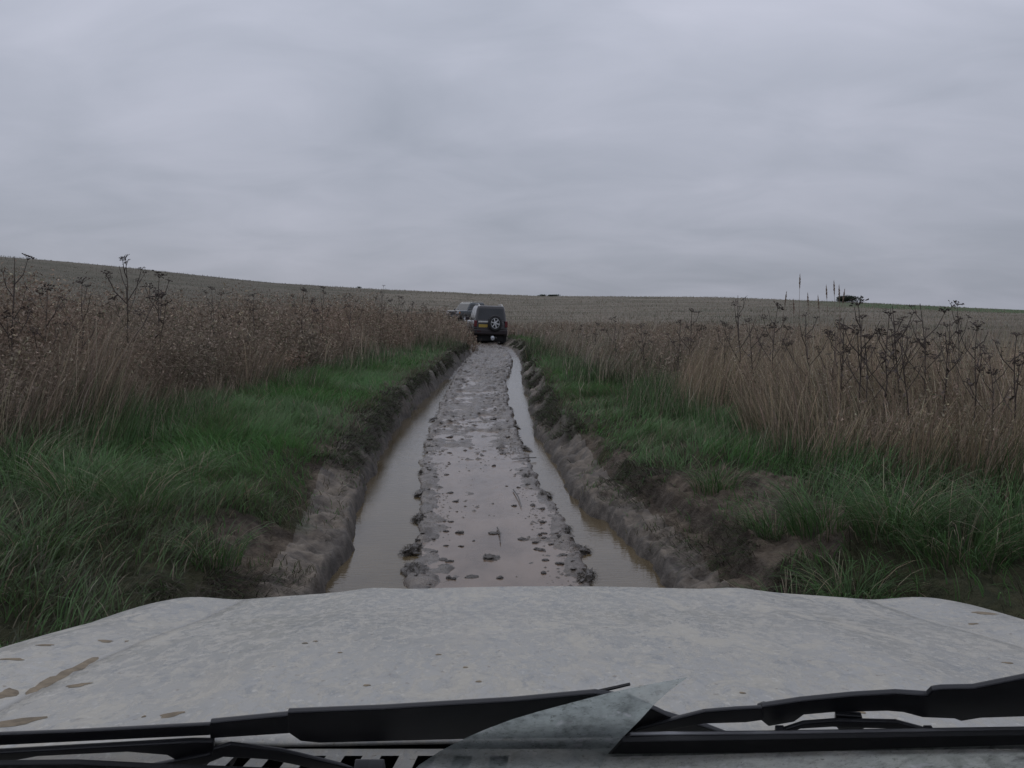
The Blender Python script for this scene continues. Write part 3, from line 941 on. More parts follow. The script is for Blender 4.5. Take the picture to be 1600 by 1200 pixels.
def ring_plan(w, yf, yr, r, z, seg=5):
    """rounded rectangle in plan"""
    pts = []
    for cx, cy, a0 in ((w - r, yf - r, 0), (-w + r, yf - r, 90), (-w + r, yr + r, 180), (w - r, yr + r, 270)):
        for k in range(seg + 1):
            a = math.radians(a0 + 90 * k / seg)
            pts.append(Vector((cx + r * math.cos(a), cy + r * math.sin(a), z)))
    return pts
def loft(bm, rings):
    vr = [[bm.verts.new(p) for p in r] for r in rings]
    n = len(vr[0])
    for r0, r1 in zip(vr, vr[1:]):
        for k in range(n):
            bm.faces.new((r0[k], r0[(k + 1) % n], r1[(k + 1) % n], r1[k]))
    bm.faces.new(vr[0][::-1]); bm.faces.new(vr[-1])
def four_by_four(name, label, loc, rz, paint, trim2, rear_spare=True, roof_box=False, tilt=(0, 0)):
    t = empty(name, loc, rz)
    t.rotation_euler = (tilt[0], tilt[1], rz)
    tag(t, label, 'car', 'cars ahead on the track')
    # lower body, wings and bonnet
    bm = bmesh.new()
    loft(bm, [ring_plan(0.80, 2.10, -2.16, 0.22, 0.44), ring_plan(0.865, 2.20, -2.20, 0.22, 0.55), ring_plan(0.885, 2.23, -2.22, 0.22, 0.72), ring_plan(0.88, 2.22, -2.21, 0.24, 0.92), ring_plan(0.855, 2.17, -2.19, 0.25, 1.02), ring_plan(0.80, 2.08, -2.15, 0.26, 1.07)])
    body = from_bm('body', bm, paint, t, False)
    # greenhouse
    G = [(0.815, 0.92, -2.165, 1.055), (0.80, 0.80, -2.15, 1.14), (0.715, 0.30, -2.06, 1.60), (0.68, 0.20, -2.03, 1.69), (0.62, 0.08, -1.95, 1.735)]
    bm = bmesh.new()
    loft(bm, [ring_plan(w, yf, yr, 0.10, z) for w, yf, yr, z in G])
    cabin = from_bm('cabin', bm, paint, t, False)
    def g(z):
        for (w0, f0, r0, z0), (w1, f1, r1, z1) in zip(G, G[1:]):
            if z0 <= z <= z1:
                k = (z - z0) / (z1 - z0)
                return w0 + (w1 - w0) * k, f0 + (f1 - f0) * k, r0 + (r1 - r0) * k
        return G[-1][:3]
    def pane(nm, pts, nrm, th=0.02, material=M_wglass):
        bm = bmesh.new()
        prism(bm, [Vector(p) for p in pts], Vector(nrm).normalized(), th)
        bmesh.ops.recalc_face_normals(bm, faces=bm.faces[:])
        return from_bm(nm, bm, material, cabin if nm.endswith('window') or nm == 'windscreen' else t)
    zl, zh = 1.13, 1.60
    wl, fl, rl_ = g(zl); wh, fh, rh = g(zh)
    pane('rear_window', [(-wl + .12, rl_ - .004, zl), (wl - .12, rl_ - .004, zl), (wh - .11, rh - .004, zh), (-wh + .11, rh - .004, zh)], (0, -1, 0.2))
    pane('windscreen', [(-wl + .09, fl + .006, zl), (wl - .09, fl + .006, zl), (wh - .09, fh + .006, zh), (-wh + .09, fh + .006, zh)], (0, 1, 1.0))
    for s in (-1, 1):
        cuts = [(-1.98, -1.10), (-1.02, -0.20), (-0.12, 0.62)]
        for i, (a, b) in enumerate(cuts):
            b_top = b if i < 2 else 0.20
            pane('side_window', [(s * (wl + .004), a, zl + .03), (s * (wl + .004), b, zl + .03), (s * (wh + .004), b_top, zh - .03), (s * (wh + .004), a + (0.06 if i == 0 else 0), zh - .03)], (s, 0, 0.2))
        # roof rail
        bm = bmesh.new()
        add_tube(bm, [(s * .60, 0.0, 1.72), (s * .605, -0.12, 1.79), (s * .605, -1.75, 1.79), (s * .60, -1.9, 1.72)], 0.016, 6)
        from_bm('roof_rail', bm, M_chrome, t)
        # arches and sill
        for wy in (1.36, -1.36):
            bm = bmesh.new()
            pr = []
            for k in range(11):
                a = math.pi * k / 10
                pr.append((math.cos(a), math.sin(a)))
            for k in range(10):
                (c0, s0), (c1, s1) = pr[k], pr[k + 1]
                vs_ = [Vector((s * 0.895, wy + c * R_, 0.38 + sn * R_)) for (c, sn, R_) in ((c0, s0, .41), (c0, s0, .50), (c1, s1, .50), (c1, s1, .41))]
                prism(bm, vs_, Vector((1, 0, 0)), 0.05)
            bmesh.ops.recalc_face_normals(bm, faces=bm.faces[:])
            from_bm('wheel_arch', bm, trim2, t)
            wheel(t, (s * 0.76, wy, 0.36), 0.37, 0.24, out=s, muddy=M_mudtyre)
        box('sill', (s * 0.87, 0, 0.46), (0.08, 1.8, 0.10), trim2, t, None, 0.02)
        box('door_mirror', (s * 0.97, 0.66, 1.14), (0.20, 0.10, 0.15), trim2, t, None, 0.03)
        for dy in (0.05, -0.85):
            box('door_handle', (s * 0.888, dy - .1, 0.96), (0.03, 0.14, 0.03), trim2, t, None, 0.008)
        box('headlight', (s * 0.62, 2.205, 0.88), (0.36, 0.06, 0.17), M_lamp, t, None, 0.02)
        box('indicator', (s * 0.825, 2.13, 0.88), (0.10, 0.12, 0.15), M_amber, t, None, 0.02)
        tl = box('tail_light', (s * 0.80, -2.195, 0.93), (0.15, 0.08, 0.27), M_red, t, None, 0.02)
        box('bumper_lamp', (s * 0.62, -2.32, 0.60), (0.22, 0.04, 0.07), M_red, t, None, 0.01)
    box('grille', (0, 2.225, 0.86), (0.80, 0.05, 0.18), M_trim, t, None, 0.015)
    box('front_bumper', (0, 2.27, 0.56), (1.74, 0.20, 0.24), trim2, t, None, 0.05)
    box('rear_bumper', (0, -2.24, 0.58), (1.74, 0.20, 0.22), trim2, t, None, 0.05)
    if rear_spare:
        box('tailgate_trim', (-0.40, -2.215, 1.015), (0.52, 0.035, 0.07), M_chrome, t, None, 0.012)
        box('number_plate', (-0.40, -2.225, 0.84), (0.46, 0.02, 0.13), M_plate, t, None, 0.004)
        box('plate_recess', (-0.40, -2.206, 0.85), (0.56, 0.02, 0.22), M_trim, t, None, 0.005)
        sp = wheel(t, (0.20, -2.36, 0.97), 0.365, 0.23, 'spare_wheel', 'y', M_rubber, 6, -1)
        sp['label'] = 'spare wheel with pale spoked rim on the tailgate'
    bm = bmesh.new()
    add_tube(bm, [(0.28, -1.9, 0.36), (0.28, -2.33, 0.34)], 0.035, 8)
    from_bm('exhaust_pipe', bm, M_steel, t)
    box('rear_axle', (0, -1.36, 0.36), (1.35, 0.12, 0.12), M_mudtyre, t, None, 0.03)
    bm = bmesh.new()
    add_lathe(bm, [(-0.12, 0.02), (-0.1, 0.10), (0.1, 0.10), (0.12, 0.02)], 12, 'y', (0.03, -1.45, 0.36))
    bmesh.ops.translate(bm, vec=(0.05, -0.95, -0.04), verts=bm.verts[:])
    from_bm('pale_tail_drum', bm, M_lamp, t)  # pale drum under the tail, part not identified
    box('underbody', (0, 0.0, 0.33), (1.30, 4.1, 0.34), M_rubber, t, None, 0.04)  # chassis box, deepened so the bright gap under the car turns dark
    for s in (-1, 1):
        box('mud_flap', (s * 0.76, -1.80, 0.27), (0.26, 0.02, 0.32), M_rubber, t)
    t.scale = (0.88, 0.96, 1.04)
    return t
M_p1 = car_paint('dark_plum_paint', (0.016, 0.014, 0.016), (0.034, 0.028, 0.024))
M_p2 = car_paint('dark_teal_paint', (0.018, 0.026, 0.032), (0.04, 0.034, 0.028))
M_t1 = simple_mat('plum_trim', (0.018, 0.012, 0.014), 0.5, 0, 0.3, 6)
M_t2 = simple_mat('silver_trim', (0.09, 0.09, 0.09), 0.5, 0.2, 0.3, 6)
y1 = 42.0
x1 = at_y(768, 530, y1).x
z1 = float(ground(np.array([x1]), np.array([y1 - 1]))[0][0])
four_by_four('off_road_car', 'dark four-wheel-drive car seen from behind with spare wheel and yellow plate', (x1 - 0.34, y1 + 2.2, z1 - 0.13), math.radians(7.5), M_p1, M_t1, True, False, (math.radians(-0.5), math.radians(2.0)))
y2 = 84.0
x2 = at_y(729, 500, y2).x
z2 = at_y(729, 473.0, y2).z - 1.80
four_by_four('off_road_car', 'dark teal four-wheel-drive car turned side-on behind the weeds with pale bonnet edge', (x2, y2, z2), math.radians(180 - 33), M_p2, M_t2, False, False, (0, math.radians(0)))

# ------------------------------------------------------------------ vegetation
def leaf_material(name, trans=0.35, rough=0.6, spec=0.2):
    m, nt, p = mat(name)
    at = N(nt, 'ShaderNodeAttribute', attribute_name='Col')
    L(nt, at.outputs['Color'], p.inputs['Base Color'])
    p.inputs['Roughness'].default_value = rough
    p.inputs['Specular IOR Level'].default_value = spec
    t = N(nt, 'ShaderNodeBsdfTranslucent')
    L(nt, at.outputs['Color'], t.inputs[0])
    mx = N(nt, 'ShaderNodeMixShader')
    mx.inputs[0].default_value = trans
    L(nt, p.outputs[0], mx.inputs[1]); L(nt, t.outputs[0], mx.inputs[2])
    L(nt, mx.outputs[0], nt.nodes['Material Output'].inputs['Surface'])
    return m
M_green = leaf_material('grass_blades')
M_dry = leaf_material('dry_stems', 0.2, 0.8, 0.1)

class Veg:
    """collects ribbons and small leaves as arrays"""
    def __init__(s):
        s.V = []; s.T = []; s.Q = []; s.C = []; s.n = 0
    def blades(s, P, ang, length, lean, width, col, curl=0.6, seg=2, col_tip=None):
        """ribbons that taper to a point. P (n,3); ang heading of the lean; lean in radians at the root; curl adds towards the tip"""
        n = len(P)
        d = np.stack([np.cos(ang), np.sin(ang)], -1)
        fa = ang + np.pi / 2 + rng.uniform(-0.9, 0.9, n)
        side = np.stack([np.cos(fa), np.sin(fa), np.zeros(n)], -1)
        pts = [P]
        cur = P.copy()
        for k in range(seg):
            th = lean + curl * (k + 0.5) / seg
            st = (length / seg)[:, None] * np.concatenate([d * np.sin(th)[:, None], np.cos(th)[:, None]], 1)
            cur = cur + st
            pts.append(cur)
        VV = []; CC = []
        ct = col if col_tip is None else col_tip
        for k in range(seg):
            w = (width * (1 - 0.55 * k / seg))[:, None] / 2
            VV += [pts[k] - side * w, pts[k] + side * w]
            cc = col * (1 - k / seg) + ct * (k / seg)
            CC += [cc, cc]
        VV.append(pts[seg]); CC.append(ct)
        m = 2 * seg + 1
        V = np.stack(VV, 1).reshape(-1, 3); C = np.stack(CC, 1).reshape(-1, 3)
        b = s.n + np.arange(n)[:, None] * m
        for k in range(seg - 1):
            s.Q.append(b + np.array([[2 * k, 2 * k + 1, 2 * k + 3, 2 * k + 2]]))
        s.T.append(b + np.array([[2 * seg - 2, 2 * seg - 1, 2 * seg]]))
        s.V.append(V); s.C.append(C); s.n += n * m
        return pts
    def leaves(s, P, size, col, flat=0.0, aspect=0.45):
        """small diamond leaves at P with random attitude"""
        n = len(P)
        u = rng.normal(size=(n, 3)); u[:, 2] *= (1 - flat); u /= np.linalg.norm(u, axis=1, keepdims=True) + 1e-9
        w = rng.normal(size=(n, 3)); w[:, 2] *= (1 - flat)
        w -= u * (w * u).sum(1, keepdims=True); w /= np.linalg.norm(w, axis=1, keepdims=True) + 1e-9
        L_ = size[:, None]
        V = np.stack([P - u * L_ * .5, P + u * L_ * .1 + w * L_ * aspect, P + u * L_ * .5], 1).reshape(-1, 3)
        s.T.append(s.n + np.arange(n)[:, None] * 3 + np.array([[0, 1, 2]]))
        s.V.append(V); s.C.append(np.repeat(col, 3, 0)); s.n += 3 * n
    def build(s, name, material, label):
        fs = []
        if s.T: fs.append(np.concatenate(s.T))
        if s.Q: fs.append(np.concatenate(s.Q))
        o = big_mesh(name, np.concatenate(s.V), fs, material, {'Col': np.concatenate(s.C)})
        tag(o, label, kind='stuff')
        return o
def vary(col, n, dv=0.25, dh=0.08):
    c = np.array(col)[None, :] * (1 + rng.uniform(-dv, dv, (n, 1))) * (1 + rng.uniform(-dh, dh, (n, 3)))
    return np.clip(c, 0.002, 1)
def scatter(n, x0, x1, y0, y1, power=1.0):
    """points in a box (denser towards the camera for power>1)"""
    y = y0 + (y1 - y0) * rng.random(n) ** power
    x = x0 + (x1 - x0) * rng.random(n)
    return x, y
# where the weeds begin, measured in the photograph at about knee height on the verge
_wl = sorted([(on_z(px, py, 0.75).y, on_z(px, py, 0.75).x) for px, py in ((0, 650), (150, 622), (280, 595), (420, 570), (560, 545), (640, 530), (700, 522), (738, 520))])
_wr = sorted([(on_z(px, py, 0.72).y, on_z(px, py, 0.72).x) for px, py in ((1600, 745), (1400, 712), (1250, 668), (1150, 632), (1000, 582), (900, 556), (850, 532), (835, 522))])
WL = lambda y: np.interp(y, [0.0] + [a for a, _ in _wl] + [50, 60, 90], [-4.6] + [b for _, b in _wl] + [-2.6, -3.8, -7.5])
WR = lambda y: np.interp(y, [0.0] + [a for a, _ in _wr] + [60, 90], [3.7] + [b + 0.42 for _, b in _wr] + [-0.5, -3.0])

# --- green grass on the verges
g = Veg()
def grass_zone(n, x0, x1, y0, y1, power, hmul, width, seg):
    x, y = scatter(n, x0, x1, y0, y1, power)
    x = x + XC(y)
    z, bare, mud, a, b = ground(x, y)
    tus = fbm(x * 2.3, y * 2.3, 61, 3)
    pat = fbm(x * 0.7, y * 0.7, 62, 3)
    out = np.maximum(a, b)
    into = np.maximum(WL(y) - x, x - WR(y))
    p = np.where(out > 0, 1 - bare * (0.96 - 0.30 * ss(0.0, 0.5, tus)), 0.0)
    p = p * (1 - 0.85 * ss(0.2, 1.3, into)) * np.clip(0.72 + 0.8 * tus, 0.1, 1)
    # thin dirty patches near the car on both sides
    thin = ss(-0.05, 0.35, pat) * (1 - ss(6.5, 9, y)) * (1 - ss(2.6, 3.4, np.maximum(a, b)))
    p = p * (1 - 0.72 * thin)
    k = rng.random(n) < p
    x, y, z, tus, pat, out, bare, into = x[k], y[k], z[k], tus[k], pat[k], out[k], bare[k], into[k]
    n = len(x)
    h = (0.13 + 0.16 * np.clip(tus + 0.4, 0, 1) + 0.06 * rng.random(n)) * hmul * rng.uniform(0.55, 1.25, n)
    h *= 0.6 + 0.5 * ss(0.2, 1.6, out) + 0.35 * ss(2.0, 3.5, out)
    h *= 1 - 0.5 * bare
    P = np.stack([x, y, z - 0.01], -1)
    ang = fbm(x * 0.9, y * 0.9, 63, 2) * 4 + rng.normal(0, 0.9, n)
    lean = np.abs(rng.normal(0.22, 0.22, n))
    c1 = vary((0.074, 0.160, 0.050), n, 0.35)
    c2 = vary((0.088, 0.130, 0.060), n, 0.3)
    f = np.clip(0.5 + 0.9 * pat + rng.normal(0, .15, n), 0, 1)[:, None]
    col = c1 * f + c2 * (1 - f)
    dead = rng.random(n) < (0.06 + 0.14 * ss(0.0, 0.6, -pat))
    dirty = rng.random(n) < 0.75 * (1 - ss(0.25, 0.75, out)) + 0.55 * ss(-1.0, 0.6, into)
    col[dead] = vary((0.19, 0.165, 0.115), int(dead.sum()))
    soiled = rng.random(n) < 0.55 * (1 - ss(4.8, 7.0, y))
    col[soiled] = vary((0.062, 0.064, 0.040), int(soiled.sum()), 0.35)
    col[dirty] = vary((0.105, 0.095, 0.068), int(dirty.sum()))
    g.blades(P, ang, h, lean, np.full(n, width) * rng.uniform(0.7, 1.3, n), col, 1.1, seg, col * 1.25)
grass_zone(135000, -5.5, 5.0, 2.2, 10.0, 1.0, 1.0, 0.0065, 3)
grass_zone(90000, -4.5, 4.0, 10.0, 20.0, 1.0, 1.05, 0.011, 2)
grass_zone(60000, -4.5, 4.0, 20.0, 46.0, 1.2, 1.1, 0.020, 2)
g.build('grass', M_green, 'green grass growing along both verges of the muddy track')

# --- dark dead grass hanging over the rut edges
g = Veg()
for side in (-1, 1):
    n = 32000
    y = 3.5 + 36 * rng.random(n) ** 1.7
    if side < 0:
        off = rng.uniform(0.10, 0.42, n) + 0.45 * (1 - ss(6.5, 9.5, y)) * rng.random(n)
        x = EL(y) - off
    else:
        off = rng.uniform(0.14, 0.50, n) + 0.5 * (1 - ss(7, 11, y)) * rng.random(n)
        x = ER(y) + off
    z = ground(x, y)[0]
    keep = fbm(x * 2.2, y * 1.4, 71, 3) > -0.12 + 0.10 * (1 - ss(7, 10, y))
    x, y, z = x[keep], y[keep], z[keep]
    n = len(x)
    ang = np.where(side < 0, 0.0, np.pi) + rng.normal(0, 0.7, n)
    col = vary((0.050, 0.044, 0.034), n, 0.45)
    gn = rng.random(n) < 0.28
    col[gn] = vary((0.035, 0.058, 0.020), int(gn.sum()))
    g.blades(np.stack([x, y, z - 0.01], -1), ang, rng.uniform(0.07, 0.20, n), rng.uniform(0.4, 1.2, n), np.maximum(0.005, 0.0008 * y) * rng.uniform(0.7, 1.3, n), col, 1.5, 2)
g.build('overhanging_dead_grass', M_dry, 'dark dead grass hanging over the edges of the ruts')

# --- brown dead weeds and dry grass behind the verges
g = Veg()
def weeds(n, side, d0, d1, y0, y1, hbase, leaves_n, leaf, stem_w, power=1.0, green=0.08, straw=0.2):
    y = y0 + (y1 - y0) * rng.random(n) ** power
    dd = d0 + (d1 - d0) * rng.random(n) ** 1.3
    edge = fbm(y * 0.8, y * 0 + 2.2 * side, 81, 3) * 0.45
    x = (WL(y) + edge - dd) if side < 0 else (WR(y) + edge + dd)
    z = ground(x, y)[0]
    hf = 0.82 + 0.55 * fbm(x * 0.75, y * 0.75, 83, 3)
    h = hbase * hf * rng.uniform(0.6, 1.12, n) * (0.55 + 0.45 * ss(0, 1.1, dd))
    h = np.minimum(h, 1.62 + 0.12 * rng.random(n))
    P = np.stack([x, y, z - 0.02], -1)
    ang = rng.uniform(0, 2 * np.pi, n)
    lean = np.abs(rng.normal(0.08, 0.08, n))
    tone = fbm(x * 0.8, y * 0.8, 85, 3)
    red = np.clip(0.5 + 0.9 * tone, 0, 1)[:, None]
    base = np.array([[0.200, 0.168, 0.132]]) * (1 - red) + np.array([[0.25, 0.180, 0.135]]) * red
    pts = g.blades(P, ang, h, lean, np.full(n, stem_w), base * rng.uniform(0.5, 0.9, (n, 1)), 0.25, 2)
    m = leaves_n
    t = rng.random((n, m)) ** 0.75
    tip, root, midp = pts[2], pts[0], pts[1]
    Q = (root[:, None] * ((1 - t) ** 2)[..., None] + 2 * midp[:, None] * (t * (1 - t))[..., None] + tip[:, None] * (t ** 2)[..., None])
    sp = (0.045 + 0.12 * t * (1.15 - t)) * np.minimum(h[:, None], 1.3)
    Q = Q + rng.normal(size=(n, m, 3)) * sp[..., None] * np.array([1, 1, 0.55])
    Q = Q.reshape(-1, 3)
    col = np.repeat(base, m, 0) * rng.uniform(0.45, 1.35, (n * m, 1))
    zrel = t.reshape(-1)
    gm = rng.random(n * m) < green * 2 * (1 - zrel)
    col[gm] = vary((0.085, 0.105, 0.058), int(gm.sum()))
    sm = rng.random(n * m) < straw
    col[sm] = vary((0.32, 0.27, 0.20), int(sm.sum()), 0.35)
    g.leaves(Q, leaf * rng.uniform(0.5, 1.4, n * m), col, 0.1, 0.34)
def dry_grass(n, side, d0, d1, y0, y1, hbase, width, power=1.0, col=(0.285, 0.228, 0.158), seg=3, pw=1.2):
    y = y0 + (y1 - y0) * rng.random(n) ** power
    dd = d0 + (d1 - d0) * rng.random(n) ** pw
    edge = fbm(y * 0.8, y * 0 + 2.2 * side, 81, 3) * 0.45
    x = (WL(y) + edge - dd) if side < 0 else (WR(y) + edge + dd)
    z, _b, _m, _a, _b2 = ground(x, y)
    ok = (np.maximum(_a, _b2) > 0.16) | (y > 58)
    x, y, z = x[ok], y[ok], z[ok]
    n = len(x)
    clump = np.clip(0.75 + 0.95 * fbm(x * 1.2, y * 1.2, 91, 3), 0.2, 1.35)
    h = hbase * clump * rng.uniform(0.55, 1.15, n)
    ang = fbm(x * 0.35, y * 0.35, 93, 2) * 2.5 + 0.3 + rng.normal(0, 0.7, n)
    cc = vary(col, n, 0.4)
    dk = rng.random(n) < 0.4
    cc[dk] *= 0.5
    g.blades(np.stack([x, y, z - 0.02], -1), ang, h, np.abs(rng.normal(0.12, 0.12, n)), np.full(n, width) * rng.uniform(0.6, 1.4, n), cc, 0.55, seg, cc * 1.1)
# left bank: tall dark weeds
weeds(3800, -1, 0.0, 6.0, 3.0, 14.0, 1.85, 82, 0.045, 0.006)
weeds(4200, -1, 0.0, 8.0, 14.0, 30.0, 1.62, 46, 0.062, 0.009)
weeds(3200, -1, 0.0, 10.0, 30.0, 62.0, 1.35, 26, 0.092, 0.015)
dry_grass(19000, -1, -0.3, 5.0, 3.0, 14.0, 1.05, 0.006, 1.0, (0.26, 0.21, 0.155))
dry_grass(12000, -1, -0.2, 7.0, 14.0, 40.0, 0.95, 0.014, 1.2, (0.27, 0.225, 0.17), 2)
# right bank: dry grass with weeds in it
dry_grass(34000, 1, -0.3, 6.0, 2.5, 13.0, 0.98, 0.0055, 0.9)
dry_grass(20000, 1, -0.3, 9.0, 13.0, 30.0, 0.66, 0.012, 1.0, (0.27, 0.23, 0.178), 2)
dry_grass(14000, 1, -0.2, 14.0, 30.0, 62.0, 0.62, 0.024, 1.0, (0.27, 0.23, 0.18), 2)
weeds(1500, 1, 0.2, 5.0, 3.0, 13.0, 0.92, 56, 0.039, 0.007, 1.0, 0.12, 0.35)
weeds(1700, 1, 0.1, 8.0, 13.0, 30.0, 0.72, 42, 0.055, 0.012, 1.0, 0.05, 0.3)
weeds(1400, 1, 0.1, 12.0, 30.0, 60.0, 0.66, 26, 0.085, 0.022, 1.0, 0.03, 0.3)
weeds(2200, -1, -3.5, 7.0, 46.0, 80.0, 0.85, 22, 0.10, 0.02)
dry_grass(9000, -1, -4.0, 7.0, 46.0, 82.0, 0.75, 0.03, 1.0, (0.27, 0.23, 0.18), 2)
# ragged margins where green and dry grass mix
for sd, w0 in ((-1, 1.0), (1, 1.0)):
    dry_grass(9000, sd, -1.0, 1.2, 2.6, 13.0, 0.52, 0.005, 1.0, (0.070, 0.118, 0.050), 3, 1.0)
    dry_grass(5000, sd, -0.9, 1.4, 13.0, 32.0, 0.50, 0.011, 1.0, (0.075, 0.115, 0.055), 2, 1.0)
    dry_grass(2400 if sd < 0 else 1500, sd, -1.1, 0.4, 2.6, 13.0, 0.62, 0.005, 1.0, (0.24, 0.20, 0.15), 3, 0.7)
    dry_grass(1600 if sd < 0 else 900, sd, -1.0, 0.4, 13.0, 32.0, 0.6, 0.010, 1.0, (0.25, 0.21, 0.16), 2, 0.7)
dry_grass(2600, 1, 0.2, 4.0, 3.5, 13.0, 0.88, 0.006, 1.0, (0.42, 0.36, 0.27), 3)
g.build('dead_weeds', M_dry, 'brown dead weeds and dry grass standing behind both verges')

# --- pale fallow grass over the fields
g = Veg()
def field(n, r0, r1, width, h):
    r = r0 * (r1 / r0) ** rng.random(n)
    t = rng.uniform(-0.72, 0.72, n)
    x, y = np.sin(t) * r, np.cos(t) * r
    out = np.maximum(WL(y) - x, x - WR(y))
    k = np.where(y < 56, out > 2.5, np.hypot(x + 4.4, y - 84) > 3.6)
    x, y, r = x[k], y[k], r[k]
    z, *_ = ground(x, y)
    n = len(x)
    pat = fbm(x * 0.05, y * 0.12, 95, 3)
    cc = vary((0.25, 0.218, 0.172), n, 0.16)
    cc *= (1 - 0.42 * ss(0.02, 0.30, -x / y + 0.12 * fbm(x * 0.03, y * 0.03, 53, 3)))[:, None]
    gr_ = rng.random(n) < np.clip(0.12 + 0.9 * pat, 0, 0.8)
    cc[gr_] = vary((0.12, 0.120, 0.085), int(gr_.sum()))
    g.blades(np.stack([x, y, z - 0.03], -1), rng.uniform(0, 6.28, n), h * rng.uniform(0.5, 1.3, n), np.abs(rng.normal(0.15, 0.15, n)), np.maximum(width, 0.0005 * r) * rng.uniform(0.7, 1.4, n), cc, 0.5, 1)
field(80000, 9, 60, 0.010, 0.42)
field(115000, 50, 275, 0.03, 0.30)
g.build('fallow_grass', M_dry, 'pale fallow grass covering the open fields up to the skyline')

# ------------------------------------------------------------------ plants one can tell apart
def attr_mesh(name, vg, material, parent=None):
    fs = []
    if vg.T: fs.append(np.concatenate(vg.T))
    if vg.Q: fs.append(np.concatenate(vg.Q))
    return big_mesh(name, np.concatenate(vg.V), fs, material, {'Col': np.concatenate(vg.C)}, parent=parent)
M_stalk = simple_mat('dead_stalk', (0.060, 0.046, 0.038), 0.85, 0, 0.3, 20)
M_umbel = simple_mat('dead_umbel', (0.050, 0.037, 0.032), 0.9, 0, 0.35, 40)
M_seed = simple_mat('grass_seed', (0.17, 0.125, 0.095), 0.9, 0, 0.3, 50)
M_pale = simple_mat('bleached_stalk', (0.42, 0.38, 0.28), 0.8, 0, 0.2, 20)
def umbel_mesh(r, seed):
    rd = random.Random(seed)
    bm = bmesh.new()
    n = rd.randint(9, 13)
    for k in range(n):
        a = 2 * math.pi * k / n + rd.uniform(-.2, .2)
        rr_ = r * (1.0 if k % 2 else 0.6) * rd.uniform(0.8, 1.15)
        tip = Vector((math.cos(a) * rr_, math.sin(a) * rr_, r * rd.uniform(0.45, 0.65)))
        add_tube(bm, [(0, 0, 0), tip * 0.5 + Vector((0, 0, r * .12)), tip], [0.0022, 0.0018, 0.0015], 3, False)
        for q in range(5):
            c = tip + Vector((rd.uniform(-1, 1), rd.uniform(-1, 1), rd.uniform(-.3, .4))) * r * 0.17
            s = r * rd.uniform(0.07, 0.13)
            m = Matrix.Translation(c) @ Matrix.Diagonal((s, s, s * 0.6, 1))
            bmesh.ops.create_icosphere(bm, subdivisions=1, radius=1.0, matrix=m)
    me = bpy.data.meshes.new('umbel')
    bm.to_mesh(me); bm.free()
    me.materials.append(M_umbel)
    return me
UMB = [umbel_mesh(0.060, i) for i in range(4)]
def plant_variant(seed):
    """stem mesh and the places of its umbels, for a plant 1 m high"""
    rd = random.Random(seed)
    bm = bmesh.new()
    spots = []
    lean = Vector((rd.uniform(-.10, .10), rd.uniform(-.10, .10), 1))
    pts = []
    for i in range(7):
        t = i / 6
        pts.append(Vector((lean.x * t * t, lean.y * t * t, t)) + Vector((rd.uniform(-.012, .012), rd.uniform(-.012, .012), 0)) * (t > 0))
    add_tube(bm, pts, [0.010, 0.009, 0.0075, 0.006, 0.005, 0.004, 0.003], 5)
    spots.append((pts[-1], 1.1))
    nb = rd.randint(5, 8)
    a = rd.uniform(0, 6)
    for k in range(nb):
        t = 0.42 + 0.50 * k / nb + rd.uniform(-.03, .03)
        i = int(t * 6); f = t * 6 - i
        p = pts[i].lerp(pts[min(6, i + 1)], f)
        a += 2.4 + rd.uniform(-.4, .4)
        ln = (0.36 - 0.22 * (t - 0.42) / 0.5) * rd.uniform(0.8, 1.2)
        d = Vector((math.cos(a) * 0.62, math.sin(a) * 0.62, 0.8))
        e = p + d * ln
        m = p + d * ln * 0.5 + Vector((math.cos(a), math.sin(a), -0.5)) * 0.02
        add_tube(bm, [p, m, e], [0.0045, 0.0038, 0.0026], 4)
        spots.append((e, rd.uniform(0.75, 1.1)))
        if rd.random() < 0.65:
            d2 = Vector((math.cos(a + .9) * 0.6, math.sin(a + .9) * 0.6, 0.7))
            e2 = m + d2 * ln * 0.5
            add_tube(bm, [m, e2], [0.003, 0.002], 3)
            spots.append((e2, rd.uniform(0.55, 0.8)))
    # a few withered leaf rags along the stem
    for k in range(9):
        t = rd.uniform(0.12, 0.7)
        i = int(t * 6)
        p = pts[i].lerp(pts[i + 1], t * 6 - i)
        d = Vector((rd.uniform(-1, 1), rd.uniform(-1, 1), rd.uniform(-.8, .2))) * 0.07
        s = Vector((d.y, -d.x, 0.01)) * 0.25
        vs_ = [bm.verts.new(q) for q in (p, p + d * .6 + s, p + d, p + d * .6 - s)]
        bm.faces.new(vs_)
    me = bpy.data.meshes.new('stem')
    bm.to_mesh(me); bm.free()
    me.materials.append(M_stalk)
    return me, spots
PV = [plant_variant(40 + i) for i in range(6)]
U_LAB = ('dead brown umbellifer with dark flat seed heads in the weeds by the wider rut', 'dead brown umbellifer with dark flat seed heads in the dry grass by the stepped bank')
